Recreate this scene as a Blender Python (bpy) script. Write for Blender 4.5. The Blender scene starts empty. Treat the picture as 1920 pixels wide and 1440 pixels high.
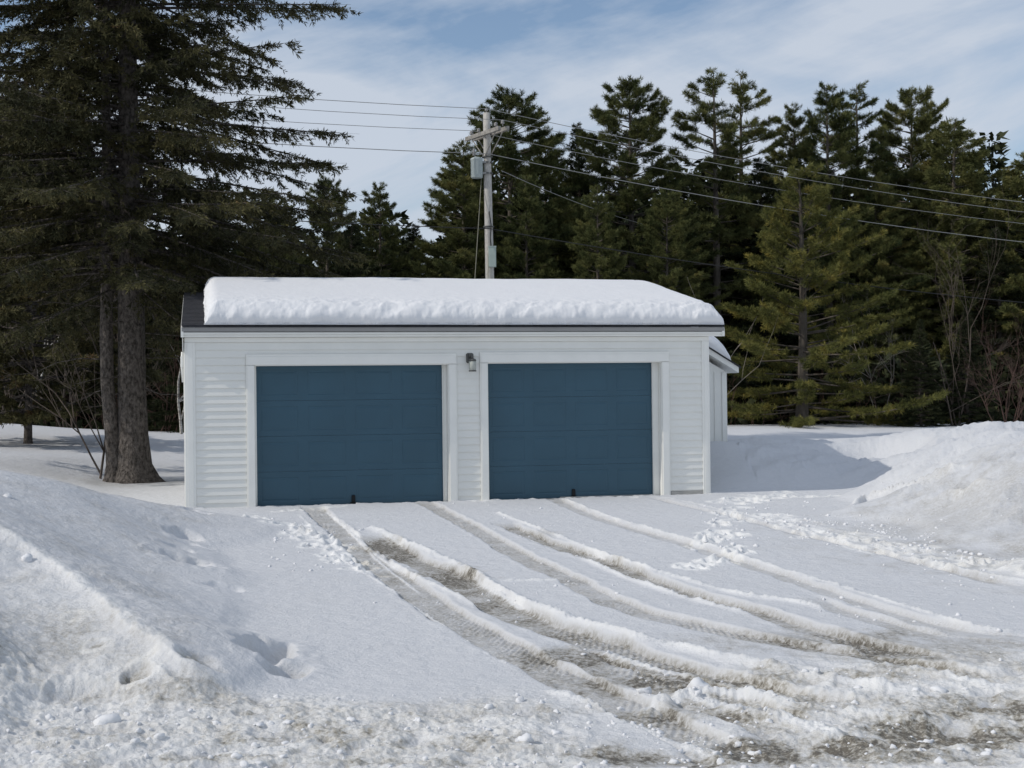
import bpy, math, random
import numpy as np
from mathutils import Vector, Matrix

SC = bpy.context.scene
COL = SC.collection
pi = math.pi

# ------------------------------------------------------------------ camera
F = 2580.0; CAMH = 1.67; PITCH = math.atan(18 / F); ROLL = .0115; TH = math.radians(12.7)
cam_d = bpy.data.cameras.new('camera'); cam = bpy.data.objects.new('camera', cam_d); COL.objects.link(cam)
cam_d.sensor_width = 36; cam_d.lens = 36 * F / 1920; cam_d.clip_end = 3000; cam_d.clip_start = .05
cam.matrix_world = (Matrix.Translation((0, 0, CAMH)) @ Matrix.Rotation(pi / 2 + PITCH, 4, 'X') @ Matrix.Rotation(-ROLL, 4, 'Z'))
SC.camera = cam

# ------------------------------------------------------------------ light
SUN_EL = math.radians(39); SUN_AZ = TH + math.radians(5.2)      # travel direction, measured from +X towards +Y
to_sun = Vector((-math.cos(SUN_AZ) * math.cos(SUN_EL), -math.sin(SUN_AZ) * math.cos(SUN_EL), math.sin(SUN_EL)))
sd = bpy.data.lights.new('sun', 'SUN'); sd.energy = 2.75; sd.angle = math.radians(.55); sd.color = (1, .94, .85)
so = bpy.data.objects.new('sun', sd); COL.objects.link(so)
so.rotation_euler = to_sun.to_track_quat('Z', 'Y').to_euler(); so.location = to_sun * 60

world = bpy.data.worlds.new('World'); SC.world = world; world.use_nodes = True
wn = world.node_tree; wn.nodes.clear()
def wnode(t, **k):
    n = wn.nodes.new(t)
    for a, b in k.items(): setattr(n, a, b)
    return n
bg = wnode('ShaderNodeBackground'); wo = wnode('ShaderNodeOutputWorld'); wn.links.new(bg.outputs[0], wo.inputs[0])
sky = wnode('ShaderNodeTexSky'); sky.sky_type = 'NISHITA'; sky.sun_disc = False
sky.sun_elevation = SUN_EL; sky.sun_rotation = math.atan2(to_sun.x, to_sun.y)
sky.air_density = 1.0; sky.dust_density = .6; sky.ozone_density = 2.0
tc = wnode('ShaderNodeTexCoord')
mp = wnode('ShaderNodeMapping'); mp.vector_type = 'TEXTURE'; mp.inputs['Scale'].default_value = (1.0, 1.0, .36); mp.inputs['Rotation'].default_value = (0, math.radians(-13), 0); mp.inputs['Location'].default_value = (3.4, 0, .0)
wn.links.new(tc.outputs['Generated'], mp.inputs[0])
nz = wnode('ShaderNodeTexNoise'); nz.inputs['Scale'].default_value = 3.1; nz.inputs['Detail'].default_value = 9; nz.inputs['Roughness'].default_value = .55; nz.inputs['Distortion'].default_value = .6
wn.links.new(mp.outputs[0], nz.inputs[0])
mp2 = wnode('ShaderNodeMapping'); mp2.vector_type = 'TEXTURE'; mp2.inputs['Scale'].default_value = (.45, .45, .07); mp2.inputs['Rotation'].default_value = (0, math.radians(-17), 0)
wn.links.new(tc.outputs['Generated'], mp2.inputs[0])
nz2 = wnode('ShaderNodeTexNoise'); nz2.inputs['Scale'].default_value = 2.4; nz2.inputs['Detail'].default_value = 8; nz2.inputs['Roughness'].default_value = .62
wn.links.new(mp2.outputs[0], nz2.inputs[0])
ad = wnode('ShaderNodeMath', operation='MULTIPLY_ADD'); ad.inputs[1].default_value = .30
wn.links.new(nz2.outputs[0], ad.inputs[0]); wn.links.new(nz.outputs[0], ad.inputs[2])
mr = wnode('ShaderNodeMapRange'); mr.inputs[1].default_value = .50; mr.inputs[2].default_value = .73; mr.inputs[3].default_value = .05; mr.inputs[4].default_value = .90
wn.links.new(ad.outputs[0], mr.inputs[0])
mx = wnode('ShaderNodeMix', data_type='RGBA')
mx.inputs[7].default_value = (5.15, 5.65, 6.45, 1)
wn.links.new(mr.outputs[0], mx.inputs[0]); wn.links.new(sky.outputs[0], mx.inputs[6])
wn.links.new(mx.outputs[2], bg.inputs[0]); bg.inputs[1].default_value = .138

SC.view_settings.view_transform = 'Standard'; SC.view_settings.look = 'None'
SC.view_settings.exposure = -.28; SC.view_settings.gamma = 1
SC.render.engine = 'CYCLES'
SC.cycles.max_bounces = 6; SC.cycles.diffuse_bounces = 3; SC.cycles.transparent_max_bounces = 8
SC.cycles.use_denoising = True

# ------------------------------------------------------------------ geometry of the view, used to place real things
def ray(px, py):
    u = (px - 960) / F; v = (720 - py) / F
    a = u * math.cos(ROLL) + v * math.sin(ROLL); b = -u * math.sin(ROLL) + v * math.cos(ROLL)
    return np.array([a, math.cos(PITCH) - b * math.sin(PITCH), math.sin(PITCH) + b * math.cos(PITCH)])
C0 = np.array([0, 0, CAMH])
def gp(px, py, z=0.0):
    d = ray(px, py); return C0 + d * ((z - CAMH) / d[2])
def at(px, py, Y):
    d = ray(px, py); return C0 + d * (Y / d[1])
G0 = gp(655, 943); E1 = np.array([math.cos(TH), math.sin(TH), 0]); N1 = np.array([-math.sin(TH), math.cos(TH), 0])

# ------------------------------------------------------------------ object helpers
def link(name, me, mats=(), parent=None):
    o = bpy.data.objects.new(name, me); COL.objects.link(o)
    for m in (mats if isinstance(mats, (list, tuple)) else [mats]): me.materials.append(m)
    if parent: o.parent = parent
    return o
def tag(o, label=None, cat=None, group=None, kind=None):
    if label: o['label'] = label
    if cat: o['category'] = cat
    if group: o['group'] = group
    if kind: o['kind'] = kind
    return o
def empty(name, loc=(0, 0, 0), rz=0, **k):
    o = bpy.data.objects.new(name, None); COL.objects.link(o); o.location = loc; o.rotation_euler = (0, 0, rz)
    o.empty_display_size = .3
    return tag(o, **k)

def np_mesh(name, V, faces, nper, smooth=False, mat_idx=None):
    """V (n,3), faces (m,nper) int array."""
    me = bpy.data.meshes.new(name)
    V = np.asarray(V, np.float32); faces = np.asarray(faces, np.int32)
    me.vertices.add(len(V)); me.vertices.foreach_set('co', V.ravel())
    me.loops.add(faces.size); me.loops.foreach_set('vertex_index', faces.ravel())
    me.polygons.add(len(faces)); me.polygons.foreach_set('loop_start', np.arange(0, faces.size, nper, dtype=np.int32))
    me.polygons.foreach_set('loop_total', np.full(len(faces), nper, np.int32))
    if smooth: me.polygons.foreach_set('use_smooth', np.ones(len(faces), bool))
    if mat_idx is not None: me.polygons.foreach_set('material_index', np.asarray(mat_idx, np.int32))
    me.update(calc_edges=True); me.validate()
    return me

class MB:
    def __init__(s): s.v = []; s.f = []; s.s = []
    def box(s, x0, x1, y0, y1, z0, z1, b=0.0):
        if b <= 0:
            i = len(s.v); s.v += [(x, y, z) for z in (z0, z1) for y in (y0, y1) for x in (x0, x1)]
            for q in ((0, 2, 3, 1), (4, 5, 7, 6), (0, 1, 5, 4), (2, 6, 7, 3), (0, 4, 6, 2), (1, 3, 7, 5)): s.f.append(tuple(i + k for k in q)); s.s.append(False)
            return s
        # chamfered box: 24 verts
        X = (x0, x1); Y = (y0, y1); Z = (z0, z1); idx = {}
        i = len(s.v)
        for a in (0, 1):
            for c in (0, 1):
                for d in (0, 1):
                    sx = b if a == 0 else -b; sy = b if c == 0 else -b; sz = b if d == 0 else -b
                    for ax, p in enumerate([(X[a], Y[c] + sy, Z[d] + sz), (X[a] + sx, Y[c], Z[d] + sz), (X[a] + sx, Y[c] + sy, Z[d])]):
                        idx[(a, c, d, ax)] = len(s.v); s.v.append(p)
        def F_(*k): s.f.append(tuple(idx[q] for q in k)); s.s.append(False)
        for a in (0, 1):
            F_(*[(a, c, d, 0) for c, d in (((0, 0), (0, 1), (1, 1), (1, 0)) if a == 0 else ((0, 0), (1, 0), (1, 1), (0, 1)))])
            F_(*[(c, a, d, 1) for c, d in (((0, 0), (1, 0), (1, 1), (0, 1)) if a == 0 else ((0, 0), (0, 1), (1, 1), (1, 0)))])
            F_(*[(c, d, a, 2) for c, d in (((0, 0), (0, 1), (1, 1), (1, 0)) if a == 0 else ((0, 0), (1, 0), (1, 1), (0, 1)))])
        for a in (0, 1):
            for c in (0, 1):
                F_((a, c, 0, 0), (a, c, 1, 0), (a, c, 1, 1), (a, c, 0, 1))
                F_((a, 0, c, 0), (a, 1, c, 0), (a, 1, c, 2), (a, 0, c, 2))
                F_((0, a, c, 1), (1, a, c, 1), (1, a, c, 2), (0, a, c, 2))
                for d in (0, 1): F_((a, c, d, 0), (a, c, d, 1), (a, c, d, 2)) if c == 0 or True and d in (0, 1) and False else None
        for a in (0, 1):
            for c in (0, 1):
                for d in (0, 1): F_((a, c, d, 0), (a, c, d, 1), (a, c, d, 2))
        return s
    def tube(s, pts, rad, n=8, cap=True, smooth=True):
        pts = [Vector(p) for p in pts]
        if not hasattr(rad, '__len__'): rad = [rad] * len(pts)
        i0 = len(s.v); up = None
        for k, p in enumerate(pts):
            t = (pts[min(k + 1, len(pts) - 1)] - pts[max(k - 1, 0)]).normalized()
            if up is None: up = Vector((0, 0, 1)) if abs(t.z) < .9 else Vector((1, 0, 0))
            a = t.cross(up).normalized(); b = a.cross(t).normalized(); up = b
            for j in range(n):
                w = 2 * pi * j / n; q = p + (a * math.cos(w) + b * math.sin(w)) * rad[k]; s.v.append(tuple(q))
        for k in range(len(pts) - 1):
            for j in range(n):
                s.f.append((i0 + k * n + j, i0 + k * n + (j + 1) % n, i0 + (k + 1) * n + (j + 1) % n, i0 + (k + 1) * n + j)); s.s.append(smooth)
        if cap:
            s.f.append(tuple(i0 + j for j in range(n))[::-1]); s.s.append(False)
            s.f.append(tuple(i0 + (len(pts) - 1) * n + j for j in range(n))); s.s.append(False)
        return s
    def prism(s, prof, x0, x1, axis='x'):
        """closed profile [(y,z)] extruded along x (or profile (x,z) extruded along y)"""
        i = len(s.v); n = len(prof)
        for x in (x0, x1):
            for a, b in prof: s.v.append((x, a, b) if axis == 'x' else (a, x, b))
        for k in range(n): s.f.append((i + k, i + (k + 1) % n, i + n + (k + 1) % n, i + n + k)); s.s.append(False)
        s.f.append(tuple(range(i, i + n))[::-1]); s.s.append(False); s.f.append(tuple(range(i + n, i + 2 * n))); s.s.append(False)
        return s
    def lathe(s, c, prof, n=20):
        i0 = len(s.v)
        for r, z in prof:
            for j in range(n):
                w = 2 * pi * j / n; s.v.append((c[0] + r * math.cos(w), c[1] + r * math.sin(w), c[2] + z))
        for k in range(len(prof) - 1):
            for j in range(n):
                s.f.append((i0 + k * n + j, i0 + k * n + (j + 1) % n, i0 + (k + 1) * n + (j + 1) % n, i0 + (k + 1) * n + j)); s.s.append(True)
        s.f.append(tuple(i0 + j for j in range(n))[::-1]); s.s.append(False)
        s.f.append(tuple(i0 + (len(prof) - 1) * n + j for j in range(n))); s.s.append(False)
        return s
    def build(s, name, mat, parent=None):
        me = bpy.data.meshes.new(name); me.from_pydata(s.v, [], s.f)
        me.polygons.foreach_set('use_smooth', s.s)
        import bmesh
        bm = bmesh.new(); bm.from_mesh(me); bmesh.ops.recalc_face_normals(bm, faces=bm.faces); bm.to_mesh(me); bm.free()
        me.update()
        return link(name, me, mat, parent)

# ------------------------------------------------------------------ materials
def mat(name, base=(.5, .5, .5), rough=.7, var=0.0, vscale=3.0, bump=0.0, bscale=20.0, metal=0.0, col2=None, stretch=(1, 1, 1), spec=.3, detail=6):
    m = bpy.data.materials.new(name); m.use_nodes = True
    t = m.node_tree; p = t.nodes['Principled BSDF']
    p.inputs['Base Color'].default_value = (*base, 1); p.inputs['Roughness'].default_value = rough; p.inputs['Metallic'].default_value = metal
    p.inputs['Specular IOR Level'].default_value = spec
    tcx = t.nodes.new('ShaderNodeTexCoord'); mpx = t.nodes.new('ShaderNodeMapping'); mpx.inputs['Scale'].default_value = stretch
    t.links.new(tcx.outputs['Object'], mpx.inputs[0])
    if var > 0 or col2:
        n = t.nodes.new('ShaderNodeTexNoise'); n.inputs['Scale'].default_value = vscale; n.inputs['Detail'].default_value = detail; n.inputs['Roughness'].default_value = .6
        t.links.new(mpx.outputs[0], n.inputs[0])
        r = t.nodes.new('ShaderNodeValToRGB'); r.color_ramp.elements[0].position = .35; r.color_ramp.elements[1].position = .65
        c2 = col2 if col2 else tuple(min(1, c * (1 + var)) for c in base); c1 = base if col2 else tuple(c * (1 - var) for c in base)
        r.color_ramp.elements[0].color = (*c1, 1); r.color_ramp.elements[1].color = (*c2, 1)
        t.links.new(n.outputs[0], r.inputs[0]); t.links.new(r.outputs[0], p.inputs['Base Color'])
    if bump > 0:
        n = t.nodes.new('ShaderNodeTexNoise'); n.inputs['Scale'].default_value = bscale; n.inputs['Detail'].default_value = 6
        t.links.new(mpx.outputs[0], n.inputs[0])
        b = t.nodes.new('ShaderNodeBump'); b.inputs['Distance'].default_value = bump; b.inputs['Strength'].default_value = 1
        t.links.new(n.outputs[0], b.inputs['Height']); t.links.new(b.outputs[0], p.inputs['Normal'])
    return m

M = {}
M['siding'] = mat('white_vinyl_siding', (.80, .795, .75), .45, .03, 1.5, .0008, 60, spec=.35)
M['trim'] = mat('white_trim', (.83, .825, .78), .4, .025, 2.5, .0006, 40, spec=.35)
M['old_trim'] = mat('weathered_board', (.42, .41, .38), .7, .12, 5, .001, 60, stretch=(1, 1, 8))
M['door'] = mat('slate_blue_door_paint', (.036, .092, .133), .42, .06, 1.2, .0006, 90, spec=.4)
M['door_dark'] = mat('black_rubber', (.012, .013, .014), .7)
M['alu'] = mat('grey_aluminium', (.30, .30, .30), .45, .06, 2, 0, metal=.3)
M['shingle'] = mat('charcoal_shingle', (.035, .036, .042), .9, .4, 9, .004, 50, stretch=(1, 6, 6))
M['iron'] = mat('dark_cast_metal', (.10, .10, .095), .6, .2, 30)
M['lamp_glass'] = mat('frosted_glass', (.42, .44, .40), .35, .05, 20)
M['concrete'] = mat('concrete', (.30, .29, .27), .9, .15, 8)
M['pole'] = mat('weathered_pole_wood', (.36, .34, .31), .85, .0, 6, .004, 30, col2=(.58, .56, .52), stretch=(9, 9, 1.2))
M['arm'] = mat('weathered_arm_wood', (.20, .19, .17), .85, 0, 9, .002, 30, col2=(.36, .34, .31))
M['porcelain'] = mat('porcelain', (.30, .29, .28), .3)
M['trans'] = mat('transformer_grey', (.42, .47, .46), .45, .08, 5)
M['box_green'] = mat('grey_green_box', (.36, .43, .40), .5, .05, 5)
M['wire'] = mat('aluminium_cable', (.30, .30, .29), .5, metal=.3)
M['cable'] = mat('black_cable', (.03, .03, .03), .6)
M['guy'] = mat('guy_wire', (.22, .21, .16), .5)
M['bark'] = mat('grey_spruce_bark', (.034, .029, .025), .95, 0, 17, .06, 22, col2=(.16, .14, .125), stretch=(1, 1, .6), detail=10)
M['pinebark'] = mat('dark_pine_bark', (.06, .05, .04), .95, 0, 4, .01, 16, col2=(.14, .12, .10), stretch=(1, 1, .4))
M['birch'] = mat('white_birch_bark', (.20, .18, .16), .8, 0, 5, 0, 20, col2=(.62, .60, .56), stretch=(1, 1, 3))
M['twig'] = mat('grey_brown_twigs', (.10, .08, .065), .9, .35, 2)
M['twig_pale'] = mat('pale_bare_twigs', (.25, .22, .19), .9, .3, 2)
M['twig_red'] = mat('reddish_brown_brush', (.075, .045, .035), .9, .35, 2)

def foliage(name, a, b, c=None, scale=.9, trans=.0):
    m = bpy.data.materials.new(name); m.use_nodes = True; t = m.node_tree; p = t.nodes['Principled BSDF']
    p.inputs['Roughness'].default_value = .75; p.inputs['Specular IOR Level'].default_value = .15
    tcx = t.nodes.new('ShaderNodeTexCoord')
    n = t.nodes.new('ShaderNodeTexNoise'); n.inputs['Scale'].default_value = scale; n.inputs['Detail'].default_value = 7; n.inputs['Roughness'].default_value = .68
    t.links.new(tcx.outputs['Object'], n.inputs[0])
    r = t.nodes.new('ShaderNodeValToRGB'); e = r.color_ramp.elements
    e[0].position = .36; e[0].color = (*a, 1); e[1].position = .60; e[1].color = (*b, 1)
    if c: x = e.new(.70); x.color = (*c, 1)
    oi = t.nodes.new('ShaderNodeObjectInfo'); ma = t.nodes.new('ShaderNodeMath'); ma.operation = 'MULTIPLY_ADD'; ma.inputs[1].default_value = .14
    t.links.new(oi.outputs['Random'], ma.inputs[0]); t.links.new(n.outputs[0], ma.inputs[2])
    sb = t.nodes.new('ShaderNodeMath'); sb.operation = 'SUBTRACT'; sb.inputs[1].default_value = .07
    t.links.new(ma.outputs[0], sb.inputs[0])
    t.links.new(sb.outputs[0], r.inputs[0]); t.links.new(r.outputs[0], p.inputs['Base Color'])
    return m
M['pine'] = foliage('pine_needles', (.042, .056, .020), (.145, .150, .052), (.24, .21, .07))
M['pine_olive'] = foliage('olive_pine_needles', (.062, .076, .024), (.155, .152, .044), (.28, .23, .055), 1.1)
M['spruce'] = foliage('spruce_needles', (.034, .036, .017), (.12, .108, .045), (.19, .10, .048), .8)
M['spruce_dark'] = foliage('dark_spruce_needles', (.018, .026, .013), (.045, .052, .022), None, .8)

def snow_mat(name, base=(.66, .67, .69), b1=.011, s1=42, b2=.026, s2=7, dirt=True):
    m = bpy.data.materials.new(name); m.use_nodes = True; t = m.node_tree; p = t.nodes['Principled BSDF']
    p.inputs['Roughness'].default_value = .75; p.inputs['Specular IOR Level'].default_value = .2
    tcx = t.nodes.new('ShaderNodeTexCoord')
    def nz(s, d=6, r=.6):
        n = t.nodes.new('ShaderNodeTexNoise'); n.inputs['Scale'].default_value = s; n.inputs['Detail'].default_value = d; n.inputs['Roughness'].default_value = r
        t.links.new(tcx.outputs['Object'], n.inputs[0]); return n
    n1 = nz(s1, 5, .7); n2 = nz(s2, 5, .55)
    m1 = t.nodes.new('ShaderNodeMath'); m1.operation = 'MULTIPLY'; m1.inputs[1].default_value = b1; t.links.new(n1.outputs[0], m1.inputs[0])
    m2 = t.nodes.new('ShaderNodeMath'); m2.operation = 'MULTIPLY_ADD'; m2.inputs[1].default_value = b2; t.links.new(n2.outputs[0], m2.inputs[0]); t.links.new(m1.outputs[0], m2.inputs[2])
    b = t.nodes.new('ShaderNodeBump'); b.inputs['Distance'].default_value = 1; b.inputs['Strength'].default_value = 1
    t.links.new(m2.outputs[0], b.inputs['Height']); t.links.new(b.outputs[0], p.inputs['Normal'])
    n3 = nz(.7, 5, .6)
    mixa = t.nodes.new('ShaderNodeMix'); mixa.data_type = 'RGBA'
    mixa.inputs[6].default_value = (*[c * .95 for c in base], 1); mixa.inputs[7].default_value = (*base, 1)
    t.links.new(n3.outputs[0], mixa.inputs[0])
    out = mixa
    if dirt:
        af = t.nodes.new('ShaderNodeAttribute'); af.attribute_name = 'fresh'
        mf = t.nodes.new('ShaderNodeMix'); mf.data_type = 'RGBA'; mf.inputs[7].default_value = (.84, .84, .83, 1)
        t.links.new(af.outputs['Fac'], mf.inputs[0]); t.links.new(mixa.outputs[2], mf.inputs[6]); mixa = mf
        at_ = t.nodes.new('ShaderNodeAttribute'); at_.attribute_name = 'dirt'  # dirt, and the shade painted on the left bank
        n4 = nz(26, 8, .75)
        k = t.nodes.new('ShaderNodeMapRange'); k.inputs[1].default_value = .38; k.inputs[2].default_value = .62; k.inputs[3].default_value = .35; k.inputs[4].default_value = 1.35
        t.links.new(n4.outputs[0], k.inputs[0])
        mu = t.nodes.new('ShaderNodeMath'); mu.operation = 'MULTIPLY'; mu.use_clamp = True
        t.links.new(at_.outputs['Fac'], mu.inputs[0]); t.links.new(k.outputs[0], mu.inputs[1])
        r = t.nodes.new('ShaderNodeValToRGB'); e = r.color_ramp.elements
        e[0].position = 0; e[0].color = (1, 1, 1, 1); e[1].position = 1; e[1].color = (.20, .18, .15, 1)
        x = e.new(.35); x.color = (.74, .72, .68, 1); x = e.new(.7); x.color = (.42, .39, .33, 1)
        t.links.new(mu.outputs[0], r.inputs[0])
        mm = t.nodes.new('ShaderNodeMix'); mm.data_type = 'RGBA'; mm.blend_type = 'MULTIPLY'; mm.inputs[0].default_value = 1
        t.links.new(mixa.outputs[2], mm.inputs[6]); t.links.new(r.outputs[0], mm.inputs[7]); out = mm
    t.links.new(out.outputs[2], p.inputs['Base Color'])
    return m
M['snow'] = snow_mat('packed_snow')
M['snow_roof'] = snow_mat('roof_snow', (.78, .785, .80), .003, 50, .010, 9, dirt=False)

# ------------------------------------------------------------------ noise (numpy)
def _h(ix, iy, s):
    n = (ix.astype(np.int64) * 374761393 + iy.astype(np.int64) * 668265263 + s * 974634777) & 0xffffffff
    n = ((n ^ (n >> 13)) * 1274126177) & 0xffffffff
    n = (n ^ (n >> 16)) & 0xffffffff
    return n.astype(np.float64) / 0xffffffff
def vnoise(x, y, s=0):
    ix = np.floor(x); iy = np.floor(y); fx = x - ix; fy = y - iy
    ang = lambda a, b: _h(a, b, s) * 2 * pi
    def g(a, b, dx, dy): w = ang(a, b); return np.cos(w) * dx + np.sin(w) * dy
    u = fx * fx * fx * (fx * (fx * 6 - 15) + 10); v = fy * fy * fy * (fy * (fy * 6 - 15) + 10)
    n00 = g(ix, iy, fx, fy); n10 = g(ix + 1, iy, fx - 1, fy); n01 = g(ix, iy + 1, fx, fy - 1); n11 = g(ix + 1, iy + 1, fx - 1, fy - 1)
    return ((n00 * (1 - u) + n10 * u) * (1 - v) + (n01 * (1 - u) + n11 * u) * v) * 1.4
def fbm(x, y, s=0, o=4, r=.5, lac=2.07):
    t = 0; a = 1; tot = 0
    for k in range(o): t = t + a * vnoise(x, y, s + k * 17); tot += a; a *= r; x = x * lac + 3.1; y = y * lac + 1.7
    return t / tot
def sstep(a, b, x): t = np.clip((x - a) / (b - a), 0, 1); return t * t * (3 - 2 * t)

# ------------------------------------------------------------------ terrain
CP = []
def cp(px, py, z): p = gp(px, py, z); CP.append((p[0], p[1], z))
def cw(x, y, z): CP.append((x, y, z))
for a in [(600, 1000), (800, 1000), (1000, 960), (1200, 960), (1400, 960), (700, 1150), (1000, 1100), (1300, 1100), (1600, 1100), (1850, 1150), (640, 1200), (800, 1300),
          (1100, 1300), (1400, 1300), (1700, 1300), (520, 1060), (1000, 1430), (1500, 1430), (1900, 1430), (500, 1430), (1500, 940), (1450, 1010), (1850, 1260), (480, 968), (655, 945), (900, 935), (1225, 928), (1330, 928)]: cp(*a, 0)
# left bank
for a in [(-260, 870, 1.15), (0, 888, .92), (120, 903, .78), (230, 930, .5), (300, 948, .28), (355, 963, .1), (420, 966, .03),
          (0, 950, .80), (100, 990, .58), (200, 1036, .38), (300, 1085, .2), (400, 1050, .09), (450, 1180, .05), (520, 1160, .01), (560, 1270, 0), (200, 975, .50), (330, 1010, .16),
          (0, 1000, .69), (60, 1035, .57), (100, 1062, .50), (180, 1125, .38), (250, 1180, .285), (320, 1235, .19), (375, 1278, .11), (430, 1310, .02),
          (40, 1075, .47), (130, 1145, .33), (0, 1150, .35), (100, 1210, .22), (0, 1300, .12), (200, 1290, .07), (0, 1430, .03), (300, 1350, 0), (-300, 1000, .95), (-300, 1200, .5)]: cp(*a)
for a in [(-5.2, 20.0, .03), (-5.6, 22, .02), (-6.6, 24, .03), (-8.5, 20, .3), (-6.2, 18.5, .12), (-10, 24, .42), (-4.6, 21.2, .0), (-7.6, 26, .03), (-14, 14, 1.2)]: cw(*a)
for a in [(0, 872, .42), (0, 850, .45), (0, 822, .6), (60, 800, .85), (0, 793, .95), (110, 803, .6), (200, 808, .45), (340, 812, .38), (300, 860, .2), (100, 860, .4), (180, 860, .32), (245, 900, .02), (200, 897, .05), (300, 892, .03), (-200, 790, 1.0)]: cp(*a)
# right bank
for a in [(1750, 812, .8), (1810, 800, .95), (1870, 803, .92), (1920, 796, .97), (2100, 800, 1.0), (1745, 843, .72), (1790, 832, .85), (1860, 834, .88), (1920, 830, .95), (1800, 880, .60), (1900, 880, .70), (1700, 870, .46),
          (1655, 905, .12), (1900, 960, .3), (1780, 960, .2), (1620, 945, .02), (1700, 985, .03), (1600, 925, .02), (1920, 1045, .03), (2100, 1000, .4), (1920, 1100, 0), (2050, 1120, 0)]: cp(*a)
for a in [(8.4, 23, .62), (7.2, 23.3, .60), (10, 24, .7), (13, 20, 1.1), (9, 30, .6), (8.0, 32, .5)]: cw(*a)
for a in [(1560, 836, .56), (1620, 828, .62), (1700, 826, .66), (1620, 864, .28), (1690, 856, .36)]: cp(*a)
# pile beside the garage
for a in [(1345, 826, .75), (1400, 838, .60), (1450, 830, .66), (1510, 836, .58), (1500, 880, .28), (1400, 890, .22), (1400, 920, 0), (1500, 917, 0), (1570, 912, .02), (1380, 806, .62), (1450, 805, .60), (1600, 806, .5), (1700, 811, .5), (1340, 895, .18)]: cp(*a)
for a in [(1, 26, .1), (-1, 23, -.02), (3, 24, -.02), (2, 30, .5), (-3, 31, .4)]: cw(*a)
for k in range(12):
    w = k * pi / 6; cw(120 * math.cos(w), 120 * math.sin(w) , .5)
for a in [(-20, 45, .5), (0, 45, .5), (18, 45, .5), (0, 60, .5), (-30, 60, .5), (30, 60, .5), (0, 0, 0), (4, 2, 0), (-4, 2, 0), (0, -20, 0), (-12, 5, .3), (12, 8, .1), (25, 20, .5), (-25, 20, .6)]: cw(*a)
CPA = np.array(CP); KC = .35
def _kern(dx, dy): return np.sqrt(dx * dx + dy * dy + KC * KC)
_A = _kern(CPA[:, None, 0] - CPA[None, :, 0], CPA[:, None, 1] - CPA[None, :, 1]) + np.eye(len(CPA)) * -.02
_n = len(CPA); _AA = np.zeros((_n + 1, _n + 1)); _AA[:_n, :_n] = _A; _AA[:_n, _n] = 1; _AA[_n, :_n] = 1
_W = np.linalg.solve(_AA, np.append(CPA[:, 2], 0))
def base_h(X, Y):
    out = np.full(X.shape, _W[_n])
    for k in range(_n): out += _W[k] * _kern(X - CPA[k, 0], Y - CPA[k, 1])
    return np.clip(out, -.1, 1.5)

def smooth_line(pts, n=14):
    P = np.array(pts, float); P = np.vstack([2 * P[0] - P[1], P, 2 * P[-1] - P[-2]]); out = []
    for i in range(1, len(P) - 2):
        for t in np.linspace(0, 1, n, endpoint=False):
            a, b, c, d = P[i - 1], P[i], P[i + 1], P[i + 2]
            out.append(.5 * ((2 * b) + (-a + c) * t + (2 * a - 5 * b + 4 * c - d) * t * t + (-a + 3 * b - 3 * c + d) * t ** 3))
    out.append(P[-2]); return np.array(out)
def line_dist(L, X, Y, R):
    """signed lateral distance and arc length of points (flat arrays) near polyline L; inf elsewhere"""
    D = np.full(X.shape, 1e9); S = np.zeros(X.shape); sg = np.ones(X.shape)
    m = (X > L[:, 0].min() - R) & (X < L[:, 0].max() + R) & (Y > L[:, 1].min() - R) & (Y < L[:, 1].max() + R)
    idx = np.nonzero(m)[0]; x = X[idx]; y = Y[idx]; d = np.full(x.shape, 1e9); s = np.zeros(x.shape); g = np.ones(x.shape); acc = 0
    for a, b in zip(L[:-1], L[1:]):
        v = b - a; l = np.hypot(*v)
        if l < 1e-6: continue
        t = np.clip(((x - a[0]) * v[0] + (y - a[1]) * v[1]) / l / l, 0, 1)
        ex = x - a[0] - t * v[0]; ey = y - a[1] - t * v[1]; dd = np.hypot(ex, ey)
        c = dd < d; d[c] = dd[c]; s[c] = (acc + t * l)[c]; g[c] = np.sign(v[0] * (y - a[1]) - v[1] * (x - a[0]))[c]; acc += l
    D[idx] = d; S[idx] = s; sg[idx] = g
    return D, S, sg, acc
def gpt(px, py):
    d = ray(px, py); t = 1 / np.linspace(1 / 5., 1 / 60., 900); p = C0 + d[None] * t[:, None]
    h = p[:, 2] - base_h(p[:, 0], p[:, 1]); k = int(np.argmax(h < 0)) if (h < 0).any() else -1
    return p[k]
def gl(pts): return smooth_line([gpt(a, b)[:2] for a, b in pts])

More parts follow.
